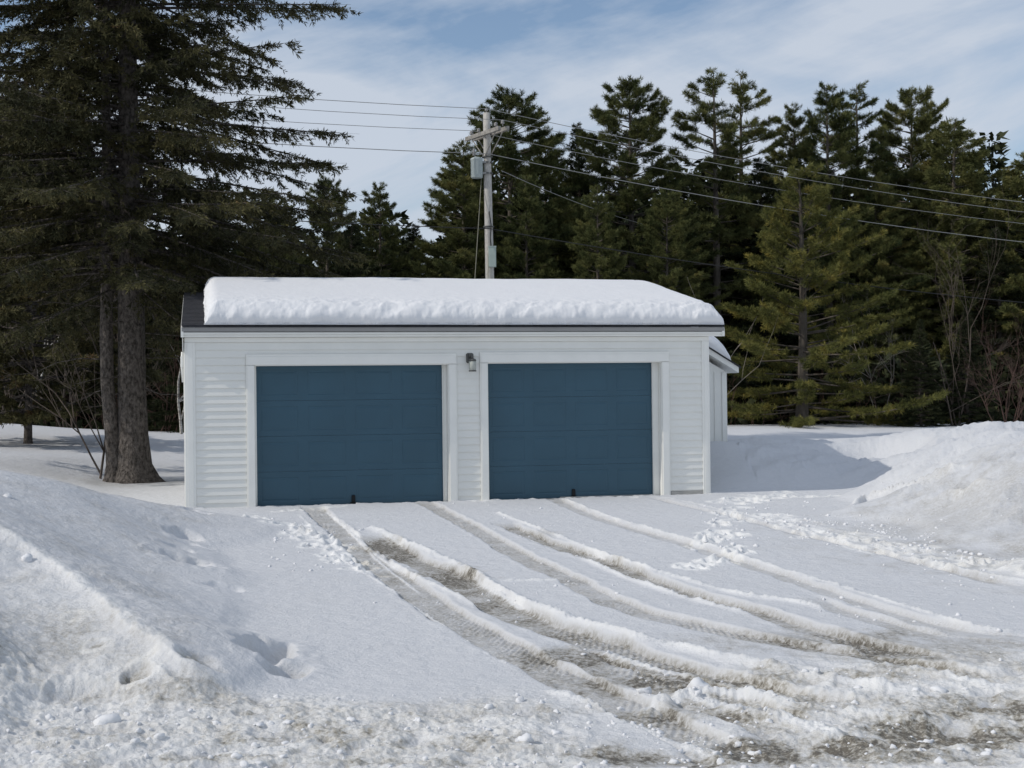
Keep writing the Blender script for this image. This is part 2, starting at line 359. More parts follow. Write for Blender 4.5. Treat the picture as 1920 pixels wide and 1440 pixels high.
RUTS = [ # points, half width, depth, dirt, tread
 ([(585, 950), (625, 985), (680, 1035), (740, 1085), (830, 1145), (930, 1205), (1050, 1265), (1180, 1325), (1330, 1400), (1420, 1450)], .16, .035, .40, 1),
 ([(790, 938), (860, 975), (950, 1030), (1050, 1080), (1160, 1132), (1300, 1172), (1450, 1203), (1620, 1230), (1800, 1262), (1950, 1290)], .14, .035, .38, 1),
 ([(1030, 932), (1100, 962), (1200, 997), (1320, 1033), (1440, 1073), (1560, 1112), (1690, 1152), (1800, 1182), (1950, 1200)], .12, .035, .22, 0),
 ([(1215, 930), (1300, 952), (1400, 976), (1550, 1014), (1700, 1053), (1830, 1080), (1960, 1110)], .08, .03, .10, 0),
 ([(700, 1003), (760, 1045), (830, 1075), (900, 1112), (990, 1160), (1120, 1205), (1260, 1250), (1420, 1290), (1560, 1318), (1700, 1330)], .19, .05, .62, 1),
 ([(940, 980), (1010, 1012), (1100, 1043), (1180, 1073), (1280, 1108), (1400, 1140), (1520, 1180), (1650, 1215), (1800, 1245)], .14, .05, .58, 1),
 ([(1060, 1215), (1180, 1262), (1300, 1300), (1430, 1350), (1560, 1400)], .2, .03, .55, 1),
 ([(1500, 1118), (1600, 1150), (1700, 1180), (1800, 1196), (1950, 1215)], .12, .03, .3, 0)]
BERMS = [ # points, half width, height, end taper
 ([(655, 990), (700, 1035), (760, 1075), (840, 1112), (925, 1150)], .055, .05),
 ([(690, 990), (760, 1020), (860, 1065), (930, 1105), (1000, 1137), (1110, 1176), (1250, 1213), (1400, 1248), (1560, 1280), (1660, 1298), (1765, 1308)], .095, .105),
 ([(1110, 1207), (1250, 1248), (1380, 1282), (1480, 1308)], .09, .08),
 ([(930, 960), (985, 983), (1060, 1015), (1180, 1060), (1260, 1083), (1370, 1112), (1480, 1130), (1580, 1148)], .065, .07),
 ([(940, 987), (1050, 1033), (1120, 1065), (1190, 1092), (1300, 1125), (1425, 1158)], .055, .055),
 ([(1060, 937), (1140, 968), (1240, 1000), (1360, 1035), (1480, 1075), (1600, 1108), (1720, 1145), (1830, 1178), (1950, 1186)], .05, .05),
 ([(1530, 1108), (1610, 1135), (1715, 1168)], .06, .055),
 ([(1240, 930), (1330, 952), (1430, 974), (1560, 1006), (1700, 1042), (1830, 1070), (1960, 1096)], .05, .045),
 ([(610, 955), (660, 1000), (720, 1060), (790, 1110)], .03, .022),
 ([(560, 965), (600, 1010), (650, 1060), (740, 1110), (850, 1180), (960, 1255)], .03, .02),
 ([(1180, 1340), (1300, 1300), (1420, 1310), (1560, 1335), (1700, 1350), (1800, 1345)], .12, .09),
 ([(1250, 1290), (1400, 1335), (1540, 1375), (1650, 1420)], .13, .10),
 ([(1560, 1255), (1700, 1262), (1850, 1290), (1960, 1310)], .10, .07),
 ([(1010, 1290), (1150, 1340), (1300, 1400), (1400, 1450)], .09, .06),
 ([(880, 1095), (960, 1092), (1040, 1092), (1110, 1090)], .06, .04),
 ([(820, 930), (900, 938), (960, 934)], .05, .02),
 ([(1590, 950), (1622, 940), (1700, 913), (1767, 887), (1811, 866), (1850, 850)], .09, .26),
 ([(1655, 953), (1713, 927), (1767, 900), (1811, 884), (1855, 871), (1885, 860)], .10, .30),
 ([(1722, 942), (1789, 929), (1855, 913), (1915, 898)], .10, .26),
 ([(1560, 968), (1600, 962), (1650, 955)], .09, .14), ([(1673, 982), (1711, 980), (1760, 968)], .09, .20),
 ([(1500, 985), (1560, 998), (1640, 1006), (1700, 1010)], .04, .05), ([(1560, 1003), (1640, 1020), (1700, 1028)], .05, .05), ([(1650, 1020), (1760, 1040), (1880, 1052)], .05, .05), ([(1440, 968), (1500, 975), (1560, 990)], .04, .04)]
BANKL = [([(-80, 965), (0, 1000), (60, 1032), (130, 1085), (190, 1132), (260, 1188), (330, 1243), (392, 1285)], .085, .055, .1)]
rnd = random.Random(5)
PITS = []   # x, y, rx, ry, depth, rim, dirt
def pit(px, py, r, dep, rim=.3, dirt=0, z=0, el=1.0): p = gp(px, py, z); PITS.append((p[0], p[1], r, r * el, dep, rim, dirt))
for a in [(362, 980, .22, .10), (345, 1010, .22, .10), (352, 1020, .2, .10), (355, 1062, .30, .13), (420, 1090, .2, .04), (335, 1040, .16, .06)]: pit(*a, .15, 0, .12)
pit(500, 1228, .20, .13, .12, .30, .03, 1.9); pit(545, 1255, .15, .07, .3, .45, .02, 1.2); pit(255, 1250, .10, .06, .1, .9, .17, 1.2); pit(140, 1135, .06, .01, .1, .5, .38); pit(180, 1185, .07, .01, .1, .55, .3)
pit(75, 1235, .14, .01, .1, .35, .22, .6); pit(370, 1262, .15, .03, .3, .7, .1)
def trail(pts, n, spread, dep, rr=(.07, .13), rim=.8):
    L = smooth_line([gp(a, b, 0)[:2] for a, b in pts]); 
    for k in range(n):
        q = L[int(rnd.random() * (len(L) - 1))]
        PITS.append((q[0] + rnd.gauss(0, spread), q[1] + rnd.gauss(0, spread * 1.6), rnd.uniform(*rr), rnd.uniform(*rr) * 1.4, dep * rnd.uniform(.5, 1.2), rim * rnd.uniform(.4, 1.3), 0))
trail([(1390, 932), (1370, 960), (1345, 1000), (1330, 1020)], 26, .10, .05)
trail([(1330, 1015), (1385, 1032), (1350, 1050), (1290, 1062)], 16, .07, .05, (.06, .10))
trail([(1395, 935), (1480, 925), (1560, 935)], 34, .22, .04)
trail([(500, 985), (570, 1000), (620, 1020), (650, 1050)], 26, .13, .05)
trail([(640, 1040), (700, 1075)], 12, .08, .04, (.04, .08))
trail([(900, 938), (1000, 932), (1200, 929)], 16, .08, .02, (.05, .09))
trail([(520, 958), (640, 948)], 8, .06, .02, (.05, .09))
trail([(1420, 960), (1550, 1000), (1700, 1030), (1850, 1060), (1920, 1085)], 60, .16, .03, (.05, .12))
DIRT = [] # px,py,rx(m),ry(m),amount
def dirt(px, py, rx, ry, a, z=0): p = gp(px, py, z); DIRT.append((p[0], p[1], rx, ry, a))
for a in [(720, 1018, .18, .5, .75), (745, 1030, .12, .35, .7), (835, 1070, .30, .35, .75), (860, 1080, .25, .3, .7), (1155, 1048, .15, .2, .7), (1020, 1000, .2, .3, .35),
          (1060, 1220, .3, .3, .6), (1190, 1268, .3, .25, .55), (1400, 1275, .5, .2, .5), (1700, 1215, .7, .5, .5), (1500, 1195, .6, .3, .35), (1700, 1270, .5, .12, .4),
          (1890, 1335, .45, .22, .95), (1860, 1375, .6, .22, 1.0), (1750, 1375, .45, .14, .9), (1620, 1400, .4, .14, .95), (1480, 1400, .35, .12, .9), (1300, 1425, .35, .10, .8), (1700, 1430, .6, .12, .6),
          (1190, 1330, .35, .12, .5), (1400, 1340, .45, .12, .55), (620, 1385, .5, .15, .4), (400, 1320, .4, .15, .4), (640, 1370, .2, .1, .35), (900, 1400, .5, .15, .35), (430, 1425, .3, .06, .5), (1130, 1415, .3, .08, .7), (760, 1435, .3, .05, .5),
          (250, 1380, .6, .2, .22), (800, 1340, .6, .2, .25)]: dirt(*a)
dirt(235, 905, .75, 1.3, .30, .02)
for a in [(70, 1190, .5, .4, .12, .3), (150, 1160, .3, .3, .10, .35), (1800, 940, 1.6, 2.2, .10, .4), (1890, 1020, .8, 1.2, .16, .2), (1880, 900, 1.5, 1.8, .11, .6), (1750, 920, .8, 1.4, .07, .3)]: dirt(a[0], a[1], a[2], a[3], 1.5 * a[4], a[5])

def terrain(X, Y):
    """height and dirt for flat arrays of ground positions"""
    Zb = base_h(X, Y); D = np.zeros_like(X); FR = np.zeros_like(X)
    R_ = np.hypot(X, Y)
    # driveway stays flat under its detail
    flat = sstep(.10, .03, np.abs(Zb)); Z = Zb * (1 - .6 * flat)
    near = sstep(60, 25, R_)
    wx = X + .25 * vnoise(X * .8, Y * .8, 90); wy = Y + .25 * vnoise(X * .8, Y * .8, 91)
    Z += .035 * fbm(X * .35, Y * .35, 1, 3) * near * (1 - .6 * flat) + .06 * fbm(X * .12, Y * .12, 6, 3) * sstep(20, 40, R_)
    Z += .010 * fbm(X * 1.3, Y * 1.3, 2, 4) * near
    bank = sstep(.08, .3, Zb) * near
    Z += bank * .035 * fbm(X * 1.1, Y * .8, 3, 5) * (1 - sstep(23, 26, Y))
    # crusty ploughed face, left-front of the ridge, then crust and painted shade of the bank
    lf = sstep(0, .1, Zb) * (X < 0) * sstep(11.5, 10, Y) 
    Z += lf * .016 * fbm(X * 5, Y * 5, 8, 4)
    crust_shade = bank * (X < -.5) * sstep(21, 18, Y)
    D += crust_shade * (.05 + .16 * sstep(-.1, .4, fbm(X * 2.2, Y * 1.6, 9, 4)) + .10 * sstep(.05, .35, fbm(X * 16, Y * 16, 10, 3)))  # left bank's shaded band painted into D, together with grey crust speckle
    Z += crust_shade * .010 * fbm(X * 11, Y * 11, 12, 3)
    # right bank: rough streaks raked down the face
    rb = sstep(.05, .35, Zb) * (X > 4.2) * sstep(29, 27.5, Y) * sstep(10, 12, Y)
    u = (X * .75 + Y * .66); w = (-X * .66 + Y * .75)
    Z += rb * (.085 * (.6 - np.abs(vnoise(u * .5 + .2 * vnoise(X, Y, 35), w * 1.7, 30)) * 2.2) + .05 * np.maximum(0, fbm(X * 2.6, Y * 2.2, 34, 4, .6)) + .06 * fbm(u * .8, w * 2.2, 31, 5, .6) + .012 * fbm(X * 9, Y * 9, 33, 3))
    # rough trampled fringe at the bottom of the picture
    e1 = fbm(X * 1.2, Y * 1.2, 40, 3)
    dl = 8.0 + .25 * np.clip(-X - 1.0, 0, 2) + .5 * e1          # left boundary depth
    rough = sstep(dl, dl - .9, Y) * sstep(.55, -.2, X + .2 * e1 - .1 * (8 - Y)) 
    rr = sstep(8.9, 7.8, Y + .35 * e1 - .12 * (X - 1)) * sstep(.4, 1.6, X)
    rough = np.clip(rough + rr * .9, 0, 1)
    bil = 1 - np.abs(fbm(X * 3.0, Y * 3.0, 50, 4, .55)) * 2.6
    Z += rough * (.028 * bil + .021 * fbm(X * 7, Y * 7, 52, 4, .6) + .011 * fbm(X * 19, Y * 19, 54, 3, .6) + .03 * fbm(X * 1.3, Y * 1.3, 56, 2))
    D += .05 * sstep(.1, .5, fbm(X * 1.4, Y * .9, 160, 5, .6)) * near
    D += rough * (.10 + .28 * sstep(.05, .5, fbm(X * 1.7, Y * 2.2, 58, 5, .6)) + .15 * sstep(.0, .4, fbm(X * 9, Y * 9, 59, 3)))
    # tracks
    for k, (pts, hw, dep, dd, tread) in enumerate(RUTS):
        L = gl(pts); d, s, g, tot = line_dist(L, X, Y, hw * 3); m = d < hw * 3
        x = d[m]; ss = s[m]; gg = g[m] * x
        x = x + .035 * vnoise(X[m] * 2.4, Y[m] * 2.4, 60 + k)
        fade = np.clip(ss / .5, 0, 1) * np.clip((tot - ss) / .8, 0, 1)
        hw = hw * 1.12; prof = sstep(hw, hw * .8, x)
        z = -1.2 * dep * prof * fade
        z += .18 * dep * np.exp(-((x - hw * 1.15) / (.03)) ** 2) * fade * (.4 + vnoise(X[m] * 5, Y[m] * 5, 70 + k))
        if tread:
            tr = np.sin((ss + .5 * np.abs(gg)) * 2 * pi / .085) * np.cos(gg * 2 * pi / .075)
            z += .007 * tr * prof * fade * sstep(-.25, .2, vnoise(ss * .7 + k * 9, gg * 2, 75))
            z += .008 * fbm(X[m] * 12, Y[m] * 12, 76, 3) * prof * fade
        Z[m] += z
        D[m] += (1.1 * dd + .07) * prof * fade * (.75 + .75 * fbm(X[m] * 2.3, Y[m] * 2.3, 80 + k, 4) ) 
    for k, (pts, hw, h) in enumerate(BERMS):
        L = gl(pts); d, s, g, tot = line_dist(L, X, Y, hw * 4); m = d < hw * 4
        x = d[m] * (1 + .45 * vnoise(X[m] * 4, Y[m] * 4, 100 + k)); ss = s[m]
        fe = .9 if h > .12 else .25; fade = sstep(0, fe, ss) * sstep(0, fe, tot - ss)
        hw = hw * .56; hh = .46 * h * (.80 + .55 * vnoise(ss * 1.8, k * 7.7 + 0 * ss, 110) + .30 * vnoise(ss * 9, x * 9 + k, 111))
        pr = np.exp(-(x / hw) ** 2 * .9)
        Z[m] += hh * pr * fade + pr * fade * .026 * fbm(X[m] * 15, Y[m] * 15, 112, 4, .65)
        FR[m] = np.maximum(FR[m], (.55 + .45 * vnoise(X[m] * 3, Y[m] * 3, 113)) * sstep(.12, .85, pr * fade))
        D[m] *= 1 - .92 * sstep(hw * 1.1, hw * .5, x) * fade
    for k, (pts, hw, h, z0) in enumerate(BANKL):
        L = smooth_line([gp(a, b, zz)[:2] for (a, b), zz in zip(pts, [.8, .69, .58, .44, .36, .27, .17, .09])]); d, s, g, tot = line_dist(L, X, Y, .8); m = d < .8
        x = d[m] * g[m] + .03 * vnoise(X[m] * 2.5, Y[m] * 2.5, 120); ss = s[m]; fade = sstep(0, .3, tot - ss)
        # sharp lip: gentle rise on one side and a drop on the other
        pr = np.where(x > 0, np.exp(-(x / .13) ** 2), np.exp(-(x / .045) ** 2))
        Z[m] += h * (.8 + .5 * vnoise(ss * 2.2, ss * 0, 121)) * pr * fade + .014 * fbm(X[m] * 14, Y[m] * 14, 122, 3) * pr * fade
        FR[m] = np.maximum(FR[m], .6 * sstep(.3, .9, pr * fade)); FR[m] = np.maximum(FR[m], .35 * sstep(0, -.1, x) * sstep(-.75, -.5, x))
    for (x0, y0, rx, ry, dep, rim, dd) in PITS:
        m = (np.abs(X - x0) < rx * 3) & (np.abs(Y - y0) < ry * 3)
        if not m.any(): continue
        q = np.hypot((X[m] - x0) / rx, (Y[m] - y0) / ry) * (1 + .35 * vnoise(X[m] * 7, Y[m] * 7, 130))
        Z[m] += -dep * sstep(1.0, .45, q) + dep * rim * .6 * np.exp(-((q - 1.25) / .3) ** 2) * (.6 + 1.2 * vnoise(X[m] * 9, Y[m] * 9, 131))
        if rx < .14: FR[m] = np.maximum(FR[m], np.exp(-((q - 1.2) / .45) ** 2))
        if dd: D[m] = np.maximum(D[m], dd * sstep(1.15, .3, q) * (.6 + .8 * fbm(X[m] * 9, Y[m] * 9, 132, 3)))
    for (x0, y0, rx, ry, a) in DIRT:
        m = (np.abs(X - x0) < rx * 2.2) & (np.abs(Y - y0) < ry * 2.2)
        if not m.any(): continue
        q = np.hypot((X[m] - x0) / rx, (Y[m] - y0) / ry)
        n = fbm(X[m] * 3.2, Y[m] * 2.0, 140, 5, .65)
        D[m] += .8 * a * sstep(1.7, .1, q - n * 1.9) 
        if a > .65 and rx > .25: Z[m] -= .02 * sstep(1.4, .2, q)
    # keep the slab clear under the garage
    gx = (X - G0[0]) * E1[0] + (Y - G0[1]) * E1[1]; gy = (X - G0[0]) * N1[0] + (Y - G0[1]) * N1[1]
    inside = (gx > -2.35) & (gx < 5.85) & (gy > .12) & (gy < 7.3)
    Z = np.where(inside, -.12, Z)
    close = sstep(.30, .0, np.abs(gy)) * (gx > -2.2) * (gx < 5.9)
    Z = Z * (1 - .75 * close) - .02 * close + close * .035 * fbm(X * 5, Y * 5, 150, 3)
    FR = np.maximum(FR, rough * (.25 + .6 * bil))
    return Z, np.clip(D, 0, 1), np.clip(FR, 0, 1)

hA = math.radians(24); 
ang = np.concatenate([np.linspace(-pi, -.62, 40, endpoint=False), np.linspace(-.62, -hA, 40, endpoint=False), np.linspace(-hA, hA, 1060, endpoint=False), np.linspace(hA, .62, 40, endpoint=False), np.linspace(.62, pi, 40, endpoint=False)])
inv = np.concatenate([np.linspace(1 / 2.5, 1 / 5.6, 40, endpoint=False), np.linspace(1 / 5.6, 1 / 13., 430, endpoint=False), np.linspace(1 / 13., 1 / 60., 270, endpoint=False), np.linspace(1 / 60., 1 / 900., 24)])
rad = 1 / inv
rad = np.concatenate([[.6, 1.4], rad])
A_, R2 = np.meshgrid(ang, rad)
GX = (R2 * np.sin(A_)); GY = (R2 * np.cos(A_))
fx = GX.ravel(); fy = GY.ravel()
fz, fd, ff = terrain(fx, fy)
nr, nc = GX.shape
V = np.stack([fx, fy, fz], 1)
ii = np.arange(nr - 1)[:, None] * nc; jj = np.arange(nc)[None, :]; j2 = (jj + 1) % nc
Q = np.stack([ii + jj, ii + j2, ii + nc + j2, ii + nc + jj], -1).reshape(-1, 4)[:, ::-1]
V = np.vstack([V, [[0, 0, float(fz[:nc].mean())]]])
me = np_mesh('ground', V, Q, 4, smooth=True)
# centre fan
import bmesh as _bm
aa = me.attributes.new('dirt', 'FLOAT', 'POINT'); aa.data.foreach_set('value', np.append(fd, 0).astype(np.float32))  # also carries the painted shade of the left bank
if me.polygons[nc * 300].normal.z < 0: me.flip_normals()
aa = me.attributes.new('fresh', 'FLOAT', 'POINT'); aa.data.foreach_set('value', np.append(ff, 0).astype(np.float32))
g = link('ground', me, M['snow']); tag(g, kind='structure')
def ground_z(x, y): return float(terrain(np.array([float(x)]), np.array([float(y)]))[0][0])

# loose snow lumps thrown up by the plough and tyres
def ico():
    import bmesh
    bm = bmesh.new(); bmesh.ops.create_icosphere(bm, subdivisions=2, radius=1); v = np.array([p.co[:] for p in bm.verts]); f = np.array([[q.index for q in p.verts] for p in bm.faces]); bm.free(); return v, f
iv, if_ = ico(); VV = []; FF = []; k0 = 0; rs = np.random.RandomState(3)
spots = []
for k in range(330):
    px = rs.uniform(-20, 1900); py = 1300 + 150 * rs.rand() ** .8
    spots.append((px, py, .006 + .017 * rs.rand() ** 3))
for (pts, hw, h) in BERMS:
    for k in range(int(10 + 80 * h * (hw > .05))):
        a = pts[rs.randint(len(pts) - 1)]; spots.append((a[0] + rs.uniform(-60, 60), a[1] + rs.uniform(4, 24), .006 + .014 * rs.rand() ** 2))
for k in range(60): spots.append((rs.normal(1360, 30), rs.uniform(935, 1060), rs.uniform(.010, .028)))
for k in range(45): spots.append((rs.uniform(490, 680), rs.uniform(975, 1075), rs.uniform(.010, .024)))
for k in range(80): t = rs.rand(); spots.append((1400 + 520 * t + rs.normal(0, 20), 945 + 120 * t + rs.normal(0, 16), rs.uniform(.010, .026)))
for a in [(200, 1365, .05), (975, 1315, .035), (985, 1395, .04), (15, 1000, .05), (50, 1015, .04), (1340, 1290, .07), (1310, 1285, .05), (1760, 1300, .035), (1210, 1300, .035)]: spots.append(a)
sx = []; 
for px, py, r in spots:
    z = 0
    for _ in range(2):
        p = gp(px, py, z); z = float(base_h(np.array([p[0]]), np.array([p[1]]))[0])
    sx.append((p[0], p[1], r))
sx = np.array(sx); sz, _, _ = terrain(sx[:, 0].copy(), sx[:, 1].copy())
for (x, y, r), z in zip(sx, sz):
    sc = rs.uniform(.6, 1.3, 3) * r; n = 1 + .62 * vnoise(iv[:, 0] * 1.5 + x * 9, iv[:, 1] * 1.7 + iv[:, 2] * 1.9 + y * 9, 9) + .3 * vnoise(iv[:, 0] * 3.5 + iv[:, 2] * 3, iv[:, 1] * 3.7 + x * 5, 10)
    v = iv * n[:, None] * sc; w = rs.rand() * 6.28; c, s = math.cos(w), math.sin(w)
    v = np.stack([v[:, 0] * c - v[:, 1] * s, v[:, 0] * s + v[:, 1] * c, v[:, 2] * .8], 1) + (x, y, z + r * .05)
    VV.append(v); FF.append(if_ + k0); k0 += len(iv)
o = link('snow_lumps', np_mesh('snow_lumps', np.vstack(VV), np.vstack(FF), 3, smooth=False), M['snow_roof'])
tag(o, 'loose broken lumps of snow scattered over the rutted driveway', 'snow lumps', kind='stuff')

# ------------------------------------------------------------------ garage (local x along front, y into building)
gar = empty('garage', tuple(G0), TH, label='white two-door garage with blue doors and thick snow on its low gable roof', cat='garage')
XL, XR, DP = -2.46, 5.93, 7.4; EZ = 2.66; PT = (3.47 - 2.70) / 3.8
DOORS = [(-1.43, 1.585, 2.15, .06), (2.215, 5.12, 2.165, .10)]   # opening x0,x1,top, right stop width
def course_panel(mb, x0, x1, z0, z1, y=0.0, c=.1165, out=.016, zref=-.06):
    k = math.floor((z0 - zref) / c); z = zref + k * c
    while z < z1 - 1e-4:
        a = max(z, z0); b = min(z + c, z1)
        if b - a > .004:
            ya = y - out * (1 - (a - z) / c); yb = y - out * (1 - (b - z) / c)
            i = len(mb.v); mb.v += [(x0, ya, a), (x1, ya, a), (x1, yb, b), (x0, yb, b), (x0, y + .01, a), (x1, y + .01, a), (x1, y + .01, b), (x0, y + .01, b)]
            for q in ((0, 1, 2, 3), (4, 5, 1, 0), (4, 0, 3, 7), (1, 5, 6, 2), (7, 3, 2, 6)): mb.f.append(tuple(i + w for w in q)); mb.s.append(False)
        z += c
w = MB()
FT = 2.50  # siding top under frieze
segs = [(XL + .09, DOORS[0][0] - .13, -.08, FT), (DOORS[0][1] + .13, DOORS[1][0] - .13, -.04, FT), (DOORS[1][1] + .13, XR - .10, .04, FT),
        (DOORS[0][0] - .13, DOORS[0][1] + .13, DOORS[0][2] + .17, FT), (DOORS[1][0] - .13, DOORS[1][1] + .13, DOORS[1][2] + .17, FT)]
for s_ in segs: course_panel(w, *s_)
# solid wall body behind siding, round the openings
w.box(XL, DOORS[0][0], .012, .14, -.1, EZ); w.box(DOORS[0][1], DOORS[1][0], .012, .14, -.1, EZ); w.box(DOORS[1][1], XR, .012, .14, -.1, EZ)
for d in DOORS: w.box(d[0], d[1], .012, .14, d[2], EZ)
# side walls (gable ends) and back
for x, sgn in ((XL, -1), (XR, 1)):
    pr = [(.141, -.1), (DP, -.1), (DP, EZ - .02), (DP / 2, 3.36), (.141, EZ - .02)]
    w.prism(pr, x + (0.0 if sgn < 0 else -.12), x + (.12 if sgn < 0 else 0))
w.box(XL + .121, XR - .121, DP - .12, DP, -.1, EZ - .02)
w.build('wall', M['siding'], gar)
# side siding courses as separate relief on the left gable end
for x, s_ in ((XL - .001, -1), (XR + .001, 1)):
  w = MB(); z = -.06
  while z < 3.2:
    half = DP / 2 - max(0, (z + .12 - (EZ - .02)) / PT) - .1
    if half > .2:
        y0, y1 = DP / 2 - half, DP / 2 + half
        if 1:
            i = len(w.v); w.v += [(x + s_ * .013, y0, z), (x + s_ * .013, y1, z), (x + s_ * .001, y1, z + .1165), (x + s_ * .001, y0, z + .1165)]
            w.f.append((i, i + 1, i + 2, i + 3)); w.s.append(False)
            w.v += [(x, y0, z), (x, y1, z)]; w.f.append((i, i + 1, i + 5, i + 4)); w.s.append(False)
    z += .1165
  w.build('gable_siding', M['siding'], gar)
# floor slab
MB().box(XL - .02, XR + .02, .005, DP, -.25, -.03).build('slab', M['concrete'], gar)
MB().box(DOORS[1][1] + .14, XR - .10, -.018, .008, -.10, .036, .003).build('skirt_board', M['old_trim'], gar)
# corner boards
for (a, b) in ((XL - .012, XL + .145), (XR - .112, XR + .012)):
    MB().box(a, b, -.024, .0115, -.09, FT, .004).box(a + .035, b - .035, -.029, -.0245, -.09, FT, .002).build('corner_board', M['trim'], gar)
for x in (XL - .028, XR + .003): MB().box(x, x + .025, .012, .13, -.09, FT, .003).build('corner_board', M['trim'], gar)
# frieze / fascia / drip edge
MB().box(XL - .012, XR + .012, -.030, .0115, FT + .002, FT + .075, .004).build('frieze', M['trim'], gar)
f = MB(); FX0, FX1 = -2.50, 6.185
f.box(FX0, FX1, -.105, -.0, FT + .078, FT + .112, .004).box(FX0, FX1, -.125, -.106 + .1, FT + .113, FT + .150, .005); f.build('soffit_moulding', M['trim'], gar)
g_ = MB(); g_.prism([(-.10, FT + .152), (-.115, FT + .155), (-.150, FT + .165), (-.156, FT + .205), (-.165, FT + .212), (-.165, FT + .222), (-.02, FT + .222), (-.02, FT + .152)], FX0 - .005, FX1 - .02)
g_.build('drip_edge', M['alu'], gar)
# rake returns and little bracket piece at the left corner
MB().box(FX0 + .0, XL - .03, -.09, .55, 2.36, 2.575, .008).build('rake_return', M['trim'], gar)
MB().tube([(XL - .045, .05, 2.36), (XL - .05, .06, 2.2), (XL - .04, .06, 1.9)], [.016, .02, .014]).box(XL - .07, XL - .03, .02, .12, 2.12, 2.30, .01).build('downspout_stub', M['trim'], gar)
# roof
r = MB(); TZ = FT + .224
z0 = TZ; zr = 3.50; yr = DP / 2; y0 = -.18; y1 = DP + .18
r.prism([(y0, z0), (yr, zr), (y1, z0), (y1, z0 + .03), (yr, zr + .03), (y0, z0 + .026)], FX0, FX1 - .03)
# shingle courses
n = 26
for k in range(n):
    t0 = k / n; t1 = (k + 1) / n
    for s_ in (0, 1):
        ya = y0 + (yr - y0) * t0; yb = y0 + (yr - y0) * t1; za = z0 + (zr - z0) * t0 + .034; zb = z0 + (zr - z0) * t1 + .034
        if s_: ya, yb = y1 - (ya - y0), y1 - (yb - y0)
        i = len(r.v); r.v += [(FX0 - .01, ya, za + .008), (FX1 - .02, ya, za + .008), (FX1 - .02, yb, zb), (FX0 - .01, yb, zb), (FX0 - .01, ya, za - .01), (FX1 - .02, ya, za - .01)]
        r.f.append((i, i + 1, i + 2, i + 3)); r.s.append(False); r.f.append((i + 4, i + 5, i + 1, i)); r.s.append(False)
r.build('roof', M['shingle'], gar)
for x0, x1 in ((FX0 - .02, FX0 + .02), (FX1 - .05, FX1 - .01)):
    m = MB(); m.prism([(-.14, z0 - .15), (yr, zr - .16), (DP + .14, z0 - .15), (DP + .14, z0 - .003), (yr, zr - .004), (-.14, z0 - .003)], x0, x1); m.build('rake_board', M['trim'], gar)
# doors
def door(x0, x1, top, stop):
    yb = .16
    root = None
    d = MB(); nS = 4; zb0 = -.05; H = top - zb0; n = 4; sec = H / nS
    X0, X1 = x0 + .005, x1 - stop
    for k in range(nS):
        a = zb0 + k * sec + .0015; b = zb0 + (k + 1) * sec - .0015
        # section sheet built as a relief: raised panels with bevelled recess round them
        cols = np.linspace(X0, X1, n + 1); i0 = len(d.v)
        d.box(X0, X1, yb + .010, yb + .045, a, b)
        # rails (front skin) around each panel
        mg = .075; g2 = .022
        for c in range(n):
            p0 = cols[c]; p1 = cols[c + 1]; px0 = p0 + mg; px1 = p1 - mg; pz0 = a + .085; pz1 = b - .085
            def ring(o, y): return [(px0 + o, y, pz0 + o), (px1 - o, y, pz0 + o), (px1 - o, y, pz1 - o), (px0 + o, y, pz1 - o)]
            rings = [[(p0, yb, a), (p1, yb, a), (p1, yb, b), (p0, yb, b)], ring(0, yb), ring(g2 * .4, yb + .0055), ring(g2, yb + .0055), ring(g2 * 2, yb + .001)]
            i = len(d.v)
            for rg in rings: d.v += rg
            for q in range(len(rings) - 1):
                for e in range(4): d.f.append((i + q * 4 + e, i + q * 4 + (e + 1) % 4, i + q * 4 + 4 + (e + 1) % 4, i + q * 4 + 4 + e)); d.s.append(False)
            j = i + 4 * (len(rings) - 1); d.f.append((j, j + 1, j + 2, j + 3)); d.s.append(False)
        i = len(d.v); d.v += [(X0, yb, b), (X1, yb, b), (X1, yb + .010, b), (X0, yb + .010, b), (X0, yb, a), (X1, yb, a), (X1, yb + .010, a), (X0, yb + .010, a)]
        d.f += [(i, i + 1, i + 2, i + 3), (i + 4, i + 7, i + 6, i + 5)]; d.s += [False, False]
    do = d.build('door', M['door'], gar)
    xm = (X0 + X1) / 2 + .03
    MB().box(xm - .028, xm + .028, yb - .035, yb - .001, zb0 + .05, zb0 + .16, .008).box(xm - .05, xm + .05, yb - .02, yb - .001, zb0 + .03, zb0 + .052, .004).build('handle', M['door_dark'], do)
    MB().box(X0, X1, yb - .002, yb + .035, zb0 - .025, zb0 + .003, .004).build('bottom_seal', M['door_dark'], do)
    # backing so nothing shows through
    return do
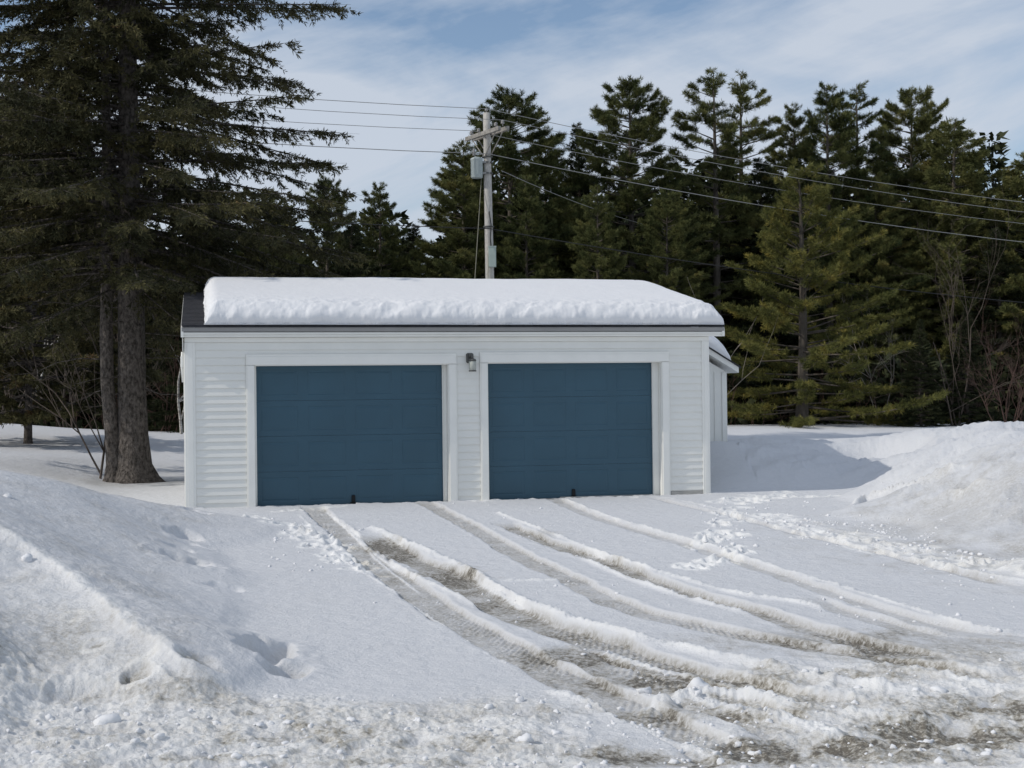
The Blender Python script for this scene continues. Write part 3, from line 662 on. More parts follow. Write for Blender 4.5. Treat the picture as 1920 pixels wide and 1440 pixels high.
for di, (x0, x1, top, stop) in enumerate(DOORS):
    door(x0, x1, top, stop)
    cw_ = .128; e = .003
    m = MB()
    for a, b in ((x0 - cw_, x0 - e), (x1 + e, x1 + cw_)):
        m.box(a, b, -.034, .0115, -.09 if di == 0 else -.05, top - e, .004); m.box(a + (.02 if a < x0 else .0) + .001, b - (.02 if a > x0 else 0) - .001, -.041, -.0345, -.09 if di == 0 else -.05, top - e * 2, .002)
    m.box(x0 - cw_, x1 + cw_, -.036, .0115, top, top + .168, .004); m.box(x0 - cw_ + .02, x1 + cw_ - .02, -.043, -.0365, top + .002, top + .13, .002)
    m.build('door_casing', M['trim'], gar)
    m = MB(); m.box(x0 - .001, x0 + .004, -.02, .158, -.09, top, 0); m.box(x1 - .012, x1 + .002, -.02, .158, -.09, top - .013, 0); m.box(x0 + .005, x1 + .001, -.02, .158, top - .012, top - .0005, 0)
    m.box(x1 - stop - .01, x1 - .013, .118, .150, -.09, top - .013, .003); m.box(x1 - stop - .022, x1 - stop - .011, .105, .152, -.09, top - .013, .002)
    m.box(x0 + .006, x0 + .030, .12, .152, -.09, top - .013, .002)
    m.build('door_jamb', M['trim'], gar)
MB().box(DOORS[1][0] + 1.2, DOORS[1][1] - .12, .10, .155, -.045, -.010, .003).build('threshold', M['old_trim'], gar)
# lean-to on the right side
ly0, ly1 = 4.0, 7.0; lx = 7.82
m = MB(); m.prism([(XR + .002, -.1), (lx, -.1), (lx, 2.05), (XR + .002, 3.14)], ly0, ly1, 'y')
m.build('lean_to_wall', M['trim'], gar)
m = MB(); 
for k in range(7): 
    x = XR + .1 + k * .24; m.box(x, x + .012, ly0 - .008, ly0 - .001, -.1, 2.0 + (lx - x) * .56, 0)
m.box(lx - .09, lx + .012, ly0 - .02, ly0 - .0085, -.1, 2.04, .003); m.box(lx - .25, lx - .235, ly0 - .02, ly0 - .0085, .3, 2.06, .003); m.box(lx + .001, lx + .014, ly0, ly0 + .09, -.1, 2.0, .003)
m.build('lean_to_trim', M['trim'], gar)
sl = .60
def LZ(x): return 2.16 + (7.98 - x) * sl
m = MB(); m.prism([(XR + .003, LZ(XR) - .0), (8.02, LZ(8.02)), (8.02, LZ(8.02) - .11), (XR + .003, LZ(XR) - .11)], ly0 - .18, ly1 + .18, 'y'); m.build('lean_to_roof', M['trim'], gar)
m = MB(); m.prism([(XR + .003, LZ(XR) + .03), (8.06, LZ(8.06) + .03), (8.06, LZ(8.06) + .002), (XR + .003, LZ(XR) + .002)], ly0 - .21, ly1 + .21, 'y'); m.build('lean_to_shingles', M['shingle'], gar)

# wall lamp
lp = G0 + E1 * 1.925 + np.array([0, 0, 2.13]); lamp = empty('wall_lamp', tuple(lp), TH, label='small dark jar lamp mounted on the siding between the two garage doors', cat='wall lamp')
m = MB(); m.box(-.06, .06, -.055, -.014, .03, .19, .02); m.tube([(0, -.05, .13), (0, -.10, .16), (.015, -.14, .14), (.02, -.145, .09)], [.022, .02, .02, .024], 10); m.build('mount', M['iron'], lamp)
m = MB(); m.lathe((.02, -.145, 0), [(.03, .10), (.058, .085), (.062, .06)], 18); m.build('cap', M['iron'], lamp)
m = MB(); m.lathe((.02, -.145, 0), [(.05, -.085), (.056, -.08), (.058, .0), (.058, .059), (.05, .06)], 18); m.build('jar', M['lamp_glass'], lamp)
m = MB(); m.lathe((.02, -.145, 0), [(.05, -.105), (.062, -.10), (.062, -.088), (.05, -.0855)], 18); m.build('rim', M['iron'], lamp)

# snow on the roofs: closed slab over roof profile
def slab(name, x0, x1, y0s, y1s, roofz, thick, nx, ny, seed, rag=.03, parent=None, skirt=.30):
    u = np.linspace(0, 1, nx); v = np.linspace(0, 1, ny)
    # cluster samples near the edges
    u = .5 - .5 * np.cos(u * pi) * (.55 + .45 * np.abs(np.cos(u * pi))); v = .5 - .5 * np.cos(v * pi) * (.3 + .7 * np.abs(np.cos(v * pi)))
    U, Vv = np.meshgrid(u, v, indexing='ij')
    X = x0 + (x1 - x0) * U; Y = y0s + (y1s - y0s) * Vv
    dxl = X - x0; dxr = x1 - X; dyf = Y - y0s; dyb = y1s - Y
    def edge(d, w, p=2.4): t = np.clip(d / w, 0, 1); return (1 - (1 - t) ** p) ** (1 / p)
    T = thick * edge(dxl, .22) * edge(dxr, .34, 2.2) * edge(dyf, skirt, 2.2) * edge(dyb, .4)
    T = T * (1 + .05 * fbm(X * .5, Y * .5, seed, 3))
    # wrinkled melted face near the front eave
    fr = np.exp(-dyf / .42); T = T + (T > .02) * (.085 * fr * (fbm(X * 2.2 + Y * 3.5, Y * 7 - X * 2.5, seed + 3, 5, .6) - .5 * np.abs(vnoise(X * 3 + Y * 3, Y * 8 - X * 2, seed + 5)))) + .006 * fbm(X * 2, Y * 2, seed + 4, 3)
    Zr = roofz(X, Y)
    top = Zr + np.maximum(T, .012)
    amp = rag * fbm(X * 2.2, Y * 2.2, seed + 7, 4)
    Yj = Y + amp * np.exp(-dyf / .15) - .0 ; Xj = X + rag * fbm(Y * 2.5 + 9, X * 2.5 + T * 8, seed + 8, 4) * (np.exp(-dxl / .12) - np.exp(-dxr / .12))
    # overhanging bulge on the front face
    hN = (T / thick)
    Yj -= .07 * np.exp(-dyf / .10) * np.sin(np.clip(hN, 0, 1) * pi)
    P = np.stack([Xj, Yj, top], -1).reshape(-1, 3); B = np.stack([Xj, Yj, Zr - .006], -1).reshape(-1, 3)
    idx = np.arange(nx * ny).reshape(nx, ny)
    q = np.stack([idx[:-1, :-1], idx[1:, :-1], idx[1:, 1:], idx[:-1, 1:]], -1).reshape(-1, 4)
    qb = q[:, ::-1] + nx * ny
    per = np.concatenate([idx[:, 0], idx[-1, 1:], idx[::-1, -1][1:], idx[0, ::-1][1:]])
    s_ = np.stack([per[:-1], per[:-1] + nx * ny, per[1:] + nx * ny, per[1:]], -1)
    me = np_mesh(name, np.vstack([P, B]), np.vstack([q, qb, s_]), 4, smooth=True)
    o = link(name, me, M['snow_roof'], parent); return o
yr_ = DP / 2
def rz_(X, Y): return z0 + (zr - z0) * np.clip(1 - np.abs(Y - yr_) / (yr_ + .18), 0, 1) + .044 - .06 * np.exp(-((Y - yr_) / .4) ** 2)
sn = slab('roof_snow', -2.16, 6.14, -.20, DP + .2, rz_, .34, 640, 260, 11, rag=.055, skirt=.22)
sn.location = tuple(G0); sn.rotation_euler = (0, 0, TH); tag(sn, 'thick smooth slab of snow with a wrinkled front edge lying on the garage roof', 'snow')
sn2 = slab('roof_snow', XR + .02, 7.86, ly0 - .2, ly1 + .1, lambda X, Y: LZ(X) + .034, .30, 80, 60, 21, rag=.02, skirt=.2)
sn2.location = tuple(G0); sn2.rotation_euler = (0, 0, TH); tag(sn2, 'small rounded cap of snow on the sloping lean-to roof beside the garage', 'snow')

# ------------------------------------------------------------------ utility pole and wires
PD = 42.0; pt = at(912, 212, PD); pb = at(921, 600, PD)
poleX = at(920, 530, PD); ZT = float(pt[2]); base = np.array([poleX[0] + .02, PD, .3])
UP = empty('utility_pole', (base[0], PD, 0), 0, label='tall weathered wooden utility pole with crossarms, transformer and cut-out box behind the garage', cat='utility pole')
lean = (pt[0] - base[0])
def PX(z): return lean * z / ZT
m = MB(); m.tube([(PX(z), 0, z) for z in np.linspace(-.3, ZT, 14)], [.165 - .055 * (z / ZT) for z in np.linspace(0, ZT, 14)], 14); m.build('post', M['pole'], UP)
ad_ = np.array([.515, -.857]); ld = np.array([.857, .515])   # crossarm / line directions
za = ZT - .62
for off, name in ((.15, 'crossarm'), (-.15, 'crossarm')):
    m = MB(); c, s = ad_; a = 1.02
    o = MB(); i = 0
    o.box(-a, a, -.05, .05, -.065, .065, .008); ob = o.build('crossarm', M['arm'], UP)
    ob.location = (PX(za) + ld[0] * off, ld[1] * off, za + (0.0 if off > 0 else -.03)); ob.rotation_euler = (0, 0, math.atan2(ad_[1], ad_[0]))
    for t in (-1, 1):
        m = MB(); q0 = (PX(za) + ld[0] * off * .8 + ad_[0] * .75 * t, ld[1] * off * .8 + ad_[1] * .75 * t, za - .06); q1 = (PX(za) + ld[0] * off * .6, ld[1] * off * .6, za - .75)
        m.tube([q0, q1], .018, 6); m.build('brace', M['arm'], UP)
ins = [(-1.05, .0), (.85, .0), (1.15, .0)]
for t in (-.95, -.5, .55, .95):
    m = MB(); p = (PX(za) + ad_[0] * t, ad_[1] * t, za + .07); m.lathe(p, [(.015, -.02), (.02, .05), (.055, .06), (.06, .09), (.03, .10), (.055, .12), (.05, .15), (.02, .17)], 10); m.build('insulator', M['porcelain'], UP)
m = MB(); p = (PX(ZT), 0, ZT); m.lathe(p, [(.015, -.02), (.02, .05), (.05, .06), (.05, .12), (.02, .14)], 10); m.build('insulator', M['porcelain'], UP)
# transformer
tz = float(at(895, 335, PD)[2]); txp = float(at(894, 312, PD)[0] - base[0])
m = MB(); m.lathe((txp, -.1, tz), [(.16, 0), (.18, .02), (.18, .54), (.19, .55), (.19, .59), (.16, .61), (.08, .64)], 20)
for k in range(9):
    w_ = k * .55 - 2.6; m.box(txp + .18 * math.cos(w_) - .012, txp + .18 * math.cos(w_) + .012, -.1 + .18 * math.sin(w_) - .012, -.1 + .18 * math.sin(w_) + .012, tz + .1, tz + .52)
tr = m.build('transformer', M['trans'], UP)
m = MB(); m.lathe((txp - .08, -.1, tz + .68), [(.03, 0), (.05, .03), (.03, .06), (.05, .09), (.03, .12), (.04, .16), (.015, .22)], 10); m.build('bushing', M['porcelain'], tr)
m = MB(); m.tube([(txp - .08, -.1, tz + .9), (txp - .14, -.1, tz + 1.0), (txp - .12, -.05, tz + 1.15), (txp - .25, 0, za - .05)], .008, 5); m.build('lead', M['wire'], tr)
for q in (.12, .45): MB().box(txp + .18, -.0, -.16, -.04, tz + q, tz + q + .06).build('bracket', M['wire'], tr)
bz = float(at(922, 502, PD)[2]); bx_ = float(at(923, 483, PD)[0] - base[0])
m = MB(); m.box(bx_ - .11, bx_ + .12, -.30, -.13, bz, bz + .62, .015).box(bx_ - .12, bx_ + .13, -.31, -.12, bz + .60, bz + .635, .006); cb = m.build('cabinet', M['box_green'], UP)
m = MB(); m.tube([(bx_ - .03, -.2, bz + .62), (bx_ - .05, -.19, bz + .9), (bx_ - .02, -.17, bz + 1.3), (bx_ - .08, -.16, bz + 1.7)], .018, 6); m.build('conduit', M['cable'], UP)
for z in (tz + .15, tz + .48, ZT - 1.35, bz + 1.25): m = MB(); m.lathe((PX(z), 0, z), [(.155, -.02), (.165, -.02), (.165, .02), (.155, .02)], 14); m.build('band', M['iron'], UP)
def wire(name, a, dx, dz_end, sag, r, mt, label, cat='power line', both=True, span=45.0, zl=None, n=18):
    m = MB(); pts = []
    a = np.array(a); ld = (.950, .312)      # the next pole stands lower, beyond the right edge
    for sgn, zz in ((-1, dz_end + 3.8), (1, dz_end - 2.7)):
        pp = [a + np.array([ld[0] * span * sgn * t, ld[1] * span * sgn * t, zz * t - 4 * sag * t * (1 - t)]) for t in np.linspace(0, 1, n)]
        pts = (pp[::-1] if sgn < 0 else pts + pp[1:])
    m.tube(pts, r, 5); o = m.build(name, mt); tag(o, label, cat, 'overhead wires'); return o
bx0 = np.array([base[0], PD, 0])
def arm(t, dz=.24): return bx0 + np.array([PX(za) + ad_[0] * t, ad_[1] * t, za + dz])
wire('power_line', bx0 + np.array([PX(ZT), 0, ZT + .13]), 0, .2, 1.15, .010, M['wire'], 'topmost power line, carried on the very top of the utility pole')
wire('power_line', arm(.95), 0, .1, 1.15, .009, M['wire'], 'power line from the nearer, right-hand end of the crossarm')
wire('power_line', arm(-.95), 0, .1, 1.15, .009, M['wire'], 'power line from the farther, left-hand end of the crossarm')
zn = float(at(914, 290, PD)[2]); wire('neutral_line', bx0 + np.array([PX(zn) + .02, -.15, zn]), 0, .15, 1.15, .012, M['wire'], 'pale single line crossing the pole level with the top of the transformer')
zc = float(at(918, 430, PD)[2]); wire('phone_cable', bx0 + np.array([PX(zc) + .02, -.17, zc]), 0, .2, 1.0, .014, M['cable'], 'black phone cable, lowest of the lines attached to the pole', 'cable')
def seg(name, a, b, r, mt, label, cat, sag=0):
    m = MB(); a = np.array(a); b = np.array(b); m.tube([a + (b - a) * t - np.array([0, 0, 4 * sag * t * (1 - t)]) for t in np.linspace(0, 1, 14)], r, 5); o = m.build(name, mt); return tag(o, label, cat)
def gp_at(px, py, Y): return at(px, py, Y)
g1 = seg('guy_wire', at(903, 330, PD), (at(868, 560, 40)[0], 40, .4), .012, M['guy'], 'slanting guy wire running down to the left of the utility pole', 'guy wire')
g2 = seg('guy_wire', at(917, 440, PD), (at(903, 560, 40)[0], 40.5, .4), .010, M['guy'], 'short steep guy wire close beside the lower utility pole', 'guy wire')
s3 = seg('service_drop', at(940, 320, PD), at(1420, 455, 58), .010, M['wire'], 'thin service wire sagging from the transformer towards the right woods', 'cable', .5)

# ------------------------------------------------------------------ trees
def conifer(seed, H, r0, base_h_, prof, gap, nb, up, curve, tuft, twl, tl, tw, ntri, inner=.35, dens=1.0, droop=0.0, asym=.25, dead=0, wood=.03, Lmax=99, az=None, bend=.15, sparse=0.0):
    """trunk+limbs mesh and needle mesh for a conifer of height H. prof(t) = crown radius at relative crown height t."""
    rs = np.random.RandomState(seed); tr = MB()
    bx, by = rs.uniform(-bend, bend, 2)
    def axis(z): t = z / H; return np.array([bx * math.sin(t * 3.1), by * math.sin(t * 2.4 + .5) - by * math.sin(.5), z])
    zs = np.concatenate([[-.4, 0, .15, .4, 1.0], np.linspace(2, H, 14)])
    def trad(z): return r0 * (max(0, 1 - z / H)) ** .85 * (1 + .55 * math.exp(-max(z, 0) / .3)) + .01
    tr.tube([axis(max(z, 0)) * [1, 1, 0] + [0, 0, z] for z in zs], [trad(z) for z in zs], 12)
    TW = []  # twig segments: p0, p1
    z = base_h_; ph = rs.rand() * 6
    while z < H - .15:
        t = (z - base_h_) / (H - base_h_); n = nb if np.isscalar(nb) else int(round(nb[0] + (nb[1] - nb[0]) * t))
        ph += 2.4
        for k in range(n):
            if rs.rand() < sparse: continue
            a = ph + 2 * pi * k / n + rs.normal(0, .25); L = prof(t) * (1 + asym * math.sin(a * 1.0 + seed) * .5 + rs.normal(0, .16)); L = max(L, .15)
            if az is not None: L *= az(a, z)
            L = min(L, Lmax * rs.uniform(.9, 1.0))
            zz = z + rs.uniform(-.5, .5) * gap; c = axis(min(zz, H)); e0 = up[0] + (up[1] - up[0]) * t + rs.normal(0, .08)
            m = 7; pts = []; p = c.copy(); el = e0; aa = a
            for q in range(m):
                pts.append(p.copy()); f = (q + .5) / m; el2 = e0 + curve[0] * f + curve[1] * f * f
                p = p + np.array([math.cos(aa) * math.cos(el2), math.sin(aa) * math.cos(el2), math.sin(el2)]) * (L / (m - 1)); aa += rs.normal(0, .07)
            pts = np.array(pts); rb = wood * (.35 + .65 * L / max(prof(.2), .5))
            tr.tube(pts, [rb * (1 - .85 * q / (m - 1)) for q in range(m)], 4, cap=False)
            # twigs
            nt = max(4, int(L / twl[0] * 2 * dens)); ts = inner + (1 - inner) * rs.rand(nt) ** .85
            if L < .8: ts = rs.rand(nt)
            seglen = L / (m - 1); idx = np.minimum((ts * (m - 1)).astype(int), m - 2); fr = ts * (m - 1) - idx
            P0 = pts[idx] + (pts[idx + 1] - pts[idx]) * fr[:, None]; d = pts[idx + 1] - pts[idx]; d /= np.linalg.norm(d, axis=1)[:, None]
            side = np.cross(d, [0, 0, 1]); side /= np.linalg.norm(side, axis=1)[:, None] + 1e-6; sg = rs.choice([-1, 1], nt)
            tlz = (twl[1] * (1 - .65 * ts) * min(1, L / 2.2 + .25)) * rs.uniform(.6, 1.25, nt)
            dirs = d * rs.uniform(.5, 1.0, nt)[:, None] + side * (sg * rs.uniform(.4, 1.0, nt))[:, None] + np.array([0, 0, 1]) * (rs.normal(.10, .16, nt) - droop)[:, None]
            dirs /= np.linalg.norm(dirs, axis=1)[:, None]
            TW.append(np.concatenate([P0, P0 + dirs * tlz[:, None]], 1))
            TW.append(np.concatenate([pts[-2], pts[-1] + (pts[-1] - pts[-2]) * .5])[None])
        z += gap * (1 - .35 * t)
    for k in range(dead):   # bare dead limbs low on the trunk
        zz = rs.uniform(1.8, base_h_ + 1.5); a = rs.rand() * 6.28; L = rs.uniform(.5, 2.2); c = axis(zz); pts = [c]
        for q in range(4): pts.append(pts[-1] + np.array([math.cos(a), math.sin(a), rs.uniform(-.45, .1)]) * L / 4); a += rs.normal(0, .15)
        tr.tube(pts, [.016, .012, .009, .006, .003], 4, cap=False)
        for q in range(5):
            b = pts[rs.randint(1, 5)]; tr.tube([b, b + np.array([math.cos(a + rs.normal(0, 1)), math.sin(a + rs.normal(0, 1)), rs.uniform(-.6, .2)]) * .4], [.005, .002], 3, cap=False)
    TW = np.vstack(TW); ln = np.linalg.norm(TW[:, 3:] - TW[:, :3], axis=1)
    cnt = np.maximum(1, (ln / tuft).astype(int)); rep = np.repeat(np.arange(len(TW)), cnt)
    tt = rs.rand(len(rep)); A = TW[rep, :3]; B = TW[rep, 3:]; D = B - A; D /= np.linalg.norm(D, axis=1)[:, None] + 1e-9
    Pp = A + (B - A) * tt[:, None]; Pp[:, 2] -= droop * .25 * tt ** 2 * ln[rep]
    n = len(Pp); ALL = []
    for k in range(ntri):
        r = rs.normal(0, 1, (n, 3)); d = D + r * .62 + np.array([0, 0, .12 - droop * .6]); d /= np.linalg.norm(d, axis=1)[:, None]
        s = np.cross(d, rs.normal(0, 1, (n, 3))); s /= np.linalg.norm(s, axis=1)[:, None] + 1e-9
        l = tl * rs.uniform(.6, 1.35, n)[:, None]; wd = tw * rs.uniform(.7, 1.3, n)[:, None]
        ALL.append(np.stack([Pp - s * wd * .35, Pp + d * l * .55 + s * wd * .5, Pp + d * l, Pp + d * l * .45 - s * wd * .5], 1))
    Vn = np.vstack([x.reshape(-1, 3) for x in ALL]); Fn = np.arange(len(Vn)).reshape(-1, 4)
    # the twigs themselves as thin slivers
    s = np.cross(TW[:, 3:] - TW[:, :3], rs.normal(0, 1, (len(TW), 3))); s /= np.linalg.norm(s, axis=1)[:, None] + 1e-9; s *= .006
    Vt = np.stack([TW[:, :3] - s, TW[:, :3] + s, TW[:, 3:] + s * .3, TW[:, 3:] - s * .3], 1).reshape(-1, 3)
    return tr, Vn, Fn, Vt

def make_tree(name, spec, fm, bm_, label, cat, group=None):
    tr, Vn, Fn, Vt = conifer(**spec)
    root = empty(name); tag(root, label, cat, group)
    tr.build('trunk', bm_, root)
    nV = len(Vn); Vall = np.vstack([Vn, Vt]); Fall = np.vstack([Fn, np.arange(len(Vt)).reshape(-1, 4) + nV])
    mi = np.concatenate([np.zeros(len(Fn)), np.ones(len(Vt) // 4)])
    me = np_mesh('crown', Vall, Fall, 4, mat_idx=mi); c = link('crown', me, [fm, bm_], root)
    return root
def copy_tree(root, **k):
    r = root.copy(); COL.objects.link(r)
    for ch in root.children: c = ch.copy(); COL.objects.link(c); c.parent = r
    tag(r, **k); return r

def P_pine(t): return 3.9 * (min(1, t / .22 + .55)) * (1 - t) ** .72 * (1 - .12 * math.sin(t * 14)) + .12
def P_round(t): return 3.9 * (min(1, t / .3 + .45)) * (1 - t ** 2.2) ** .85 * (1 - .12 * math.sin(t * 11 + 1)) + .1
def P_cone(t): return 2.3 * (1 - t) ** .85 + .08
def P_full(t): return 3.7 * (1 - t) ** .72 * (1 - .16 * math.sin(t * 17)) + .1
base_kw = dict(r0=.24, gap=.50, nb=(6, 5), up=(.0, .42), curve=(-.15, .50), tuft=.058, twl=(.17, .85), tl=.20, tw=.019, ntri=10, wood=.04)
PROTO = {}
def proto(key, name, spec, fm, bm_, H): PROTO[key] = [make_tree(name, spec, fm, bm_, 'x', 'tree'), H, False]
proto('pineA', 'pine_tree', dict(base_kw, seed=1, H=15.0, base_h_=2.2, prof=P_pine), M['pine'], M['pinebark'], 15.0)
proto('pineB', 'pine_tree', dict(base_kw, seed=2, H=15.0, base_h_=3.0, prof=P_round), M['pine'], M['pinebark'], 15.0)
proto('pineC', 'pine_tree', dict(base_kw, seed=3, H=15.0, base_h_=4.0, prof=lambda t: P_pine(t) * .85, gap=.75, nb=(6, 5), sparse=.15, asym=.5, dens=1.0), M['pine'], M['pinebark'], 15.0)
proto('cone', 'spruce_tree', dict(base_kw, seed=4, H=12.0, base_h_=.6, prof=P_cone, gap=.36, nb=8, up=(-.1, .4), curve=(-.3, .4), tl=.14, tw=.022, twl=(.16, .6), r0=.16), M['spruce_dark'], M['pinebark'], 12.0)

GZ = .5
def plant(key, px, py, Y, label, fat=1.0, rz=0, group='conifers of the woods behind the garage', fm=None, lean=0, name=None):
    pr = PROTO[key]; top = at(px, py, Y); zg = GZ - .15
    if not pr[2]: r = pr[0]; pr[2] = True; tag(r, label, pr[0]['category'], group)
    else: r = copy_tree(pr[0], label=label, cat='tree', group=group)
    s = (top[2] - zg) / pr[1]; r.location = (top[0] - lean * (top[2] - zg), Y, zg); r.scale = (s * fat, s * fat, s); r.rotation_euler = (0, lean, rz)
    return r
PL = [
 ('pineB', 955, 172, 52, 'broad round-topped pine directly behind the utility pole top', 1.0, 0),
 ('pineA', 868, 268, 50, 'pine with layered limbs reaching left, just left of the utility pole', 1.05, 2.5),
 ('pineA', 1022, 240, 57, 'slender pine top in the dip right of the pole', .7, 1.3),
 ('cone', 1082, 235, 59, 'narrow pointed spruce top between two tall pines right of the pole', .9, .3),
 ('pineB', 1180, 155, 53, 'tall dense pine with a bushy top, second tall one right of the pole', .95, 3.1),
 ('pineC', 1338, 128, 54, 'tallest sparse pine, left of the twin tops', .95, 4.4),
 ('pineC', 1388, 142, 56, 'sparse pine with long limbs reaching right, right of the twin tops', .95, 1.1),
 ('cone', 1262, 300, 58, 'low spruce top in the gap left of the sparse twin pines', 1.2, 2.2),
 ('pineA', 1488, 198, 58, 'small pine top between the twin sparse pines and the tall right group', .75, .9),
 ('pineA', 1550, 158, 56, 'left one of the two pointed pine tops of the right group', .85, 5.2),
 ('pineC', 1606, 157, 57, 'right one of the two pointed pine tops of the right group', .9, 2.9),
 ('pineB', 1708, 170, 59, 'round-topped dark pine at the right of the skyline group', .85, 4.0),
 ('pineA', 1792, 226, 56, 'feathery pine sweeping right at the right end of the skyline group', 1.15, .2),
 ('pineA', 1925, 285, 55, 'pine partly cut off by the right edge of the photo', 1.1, 3.8),
 ('cone', 1425, 300, 55, 'dark spruce filling the woods behind the olive pine, left side', 1.4, 1.0),
 ('pineB', 1640, 330, 56, 'dark pine standing below the skyline right of the olive pine', .9, 1.9),
 ('pineB', 1250, 360, 48, 'dark pine rising right behind the right end of the roof', .8, 5.5),
 ('pineA', 1120, 350, 47, 'dark pine just right of the pole, limbs hanging over the roof line', .8, .7),
 ('pineA', 985, 330, 49, 'pine immediately behind and right of the green cabinet', .8, 4.9),
 ('cone', 1868, 430, 54, 'dark spruce between the feathery pine and the right edge', 1.3, .4),
 ('cone', 1812, 575, 44, 'young dark spruce at the right, in front of the tall pines', 1.15, 2.0),
 ('cone', 1725, 600, 43.5, 'young spruce beside the olive pine, on its right', 1.15, 3.7),
 ('pineA', 712, 345, 50, 'pine top left of the sky gap, beyond the spruce limbs', .85, 1.7),
 ('pineB', 612, 335, 48, 'dark pine behind the limb tips of the big spruce', .7, .2),
 ('cone', 775, 425, 53, 'low spruce top in the bottom of the sky gap', 1.5, 4.1),
 ('cone', 660, 420, 46, 'dark low conifer above the left part of the roof', 1.4, 2.6),
 ('pineB', 500, 360, 46, 'dark pine behind the left end of the garage roof', .75, 3.3),
 ('cone', 400, 330, 45, 'dark spruce behind the right side of the big trunk', 1.3, 5.0),
 ('pineA', 120, 240, 50, 'pine standing behind the big spruce, left of its trunks', .9, 2.0),
 ('pineB', -30, 200, 48, 'pine at the left edge behind the big spruce', .9, .5),
 ('cone', 215, 320, 52, 'spruce right behind the twin trunks', 1.3, 1.5),
]
for key, px, py, Y, lab, fat, rz in PL: plant(key, px, py, Y, lab, fat, rz, lean=.03 if 'sweeping' in lab else 0)

# olive pine in the sun at the woods' edge
ol = make_tree('pine_tree', dict(base_kw, seed=8, H=8.6, base_h_=.35, prof=P_full, gap=.50, nb=(8, 5), tl=.16, tw=.016, ntri=9, tuft=.056, twl=(.17, .70), up=(-.08, .6), r0=.20, wood=.032), M['pine_olive'], M['pinebark'], 'bright olive-green pine with full skirts in front of the dark woods right of the garage', 'tree')
tp = at(1497, 318, 45.2); ol.location = (tp[0], 45.2, .45); s_ = (tp[2] - .45) / 8.6; ol.scale = (s_ * .98, s_ * .98, s_)
# off-frame conifers on the left that also shade the field
# big twin-trunk spruce
sp = gp(250, 902, .02); SPX, SPY = float(sp[0]), float(sp[1])
def P_sp(t): return (5.0 + .5 * math.exp(-(t / .12) ** 2)) * (min(1, t / .05 + .75)) * (1 - t) ** .42 * (1 - .10 * math.sin(t * 23)) + .1
def azf(a, z):
    # limbs over the garage side hang from higher up the trunk
    c = math.cos(a)
    if math.sin(a) < -.35 and z > 7.5: return .62
    if c > .2 and 4.9 < z < 6.4: return 1.12
    if c > .2 and z > 5.0: return 1.0 - .42 * max(0, math.sin(z * 5.7 + 1.0)) - .15 * max(0, math.sin(z * 2.3))
    return 1.0 if z > 4.7 or c < .2 else max(.3, (z - 3.4) / 1.3)
kw = dict(gap=.30, nb=(9, 7), up=(-.15, .45), curve=(-.42, .42), tuft=.050, twl=(.14, .80), tl=.105, tw=.022, ntri=4, droop=.42, wood=.038, inner=.22, asym=.12, bend=.1)
tr, Vn, Fn, Vt = conifer(seed=31, H=17.5, r0=.30, base_h_=4.1, prof=P_sp, dead=26, az=azf, Lmax=4.7, **kw)
tr2, Vn2, Fn2, Vt2 = conifer(seed=37, H=15.0, r0=.14, base_h_=4.6, prof=lambda t: P_sp(t) * .72, dead=18, az=lambda a, z: (1.0 if math.cos(a) < .1 else .5) * (.7 if math.sin(a) < -.35 else 1), **dict(kw, gap=.5, nb=(5, 4)))
big = empty('spruce_tree', (SPX, SPY, ground_z(SPX, SPY) - .05)); tag(big, 'huge old spruce with twin grey trunks standing left of the garage', 'tree')
m = MB()
# root flare joining both stems
m.v = list(tr.v); m.f = list(tr.f); m.s = list(tr.s); i = len(m.v)
DX = -.52
m.v += [(x + DX * (.55 + .45 * min(1, max(0, z) / 2.2)), y - .12, z) for x, y, z in tr2.v]; m.f += [tuple(a + i for a in f) for f in tr2.f]; m.s += tr2.s
def flare(v):
    x, y, z = v
    if z < 3.2 and abs(x + .2) < 1.0:
        a = math.atan2(y, x + .2); r = .12 * math.sin(a * 5 + 1) + .07 * math.sin(a * 9); k = math.exp(-max(z, 0) / .28)
        cxx = 0 if x > -.22 else -.32
        n = .05 * (float(vnoise(np.array([a * 2.2]), np.array([z * 2.1]), 5)[0]))
        f = 1 + k * (.35 + r * 1.6) + n * 2
        return (cxx + (x - cxx) * f, y * f, z)
    return v
m.v = [flare(v) for v in m.v]
m.build('trunk', M['bark'], big)
Vc = np.vstack([Vn, Vn2 + [DX, -.12, 0], Vt, Vt2 + [DX, -.12, 0]]); nf = (len(Vn) + len(Vn2)) // 4; nt_ = (len(Vt) + len(Vt2)) // 4
me = np_mesh('crown', Vc, np.arange(len(Vc)).reshape(-1, 4), 4, mat_idx=np.concatenate([np.zeros(nf), np.ones(nt_)])); link('crown', me, [M['spruce'], M['bark']], big)
# lower conifer at left edge
lo = make_tree('fir_tree', dict(base_kw, seed=44, H=9.5, base_h_=1.2, prof=lambda t: 3.2 * (min(1, t / .2 + .6)) * (1 - t) ** .7 + .1, gap=.33, nb=(9, 6), tl=.12, tw=.030, tuft=.05, ntri=5, twl=(.13, .75), droop=.25, up=(-.1, .5), curve=(-.2, .4), dead=14, r0=.09), M['spruce'], M['bark'], 'green fir with low hanging boughs left of the twin trunks', 'tree')
q = at(50, 600, 36); lo.location = (q[0], 36, .3)
print('tris big', len(Vc) // 4, 'pineA', len(PROTO['pineA'][0].children[1].data.polygons), 'olive', len(ol.children[1].data.polygons))

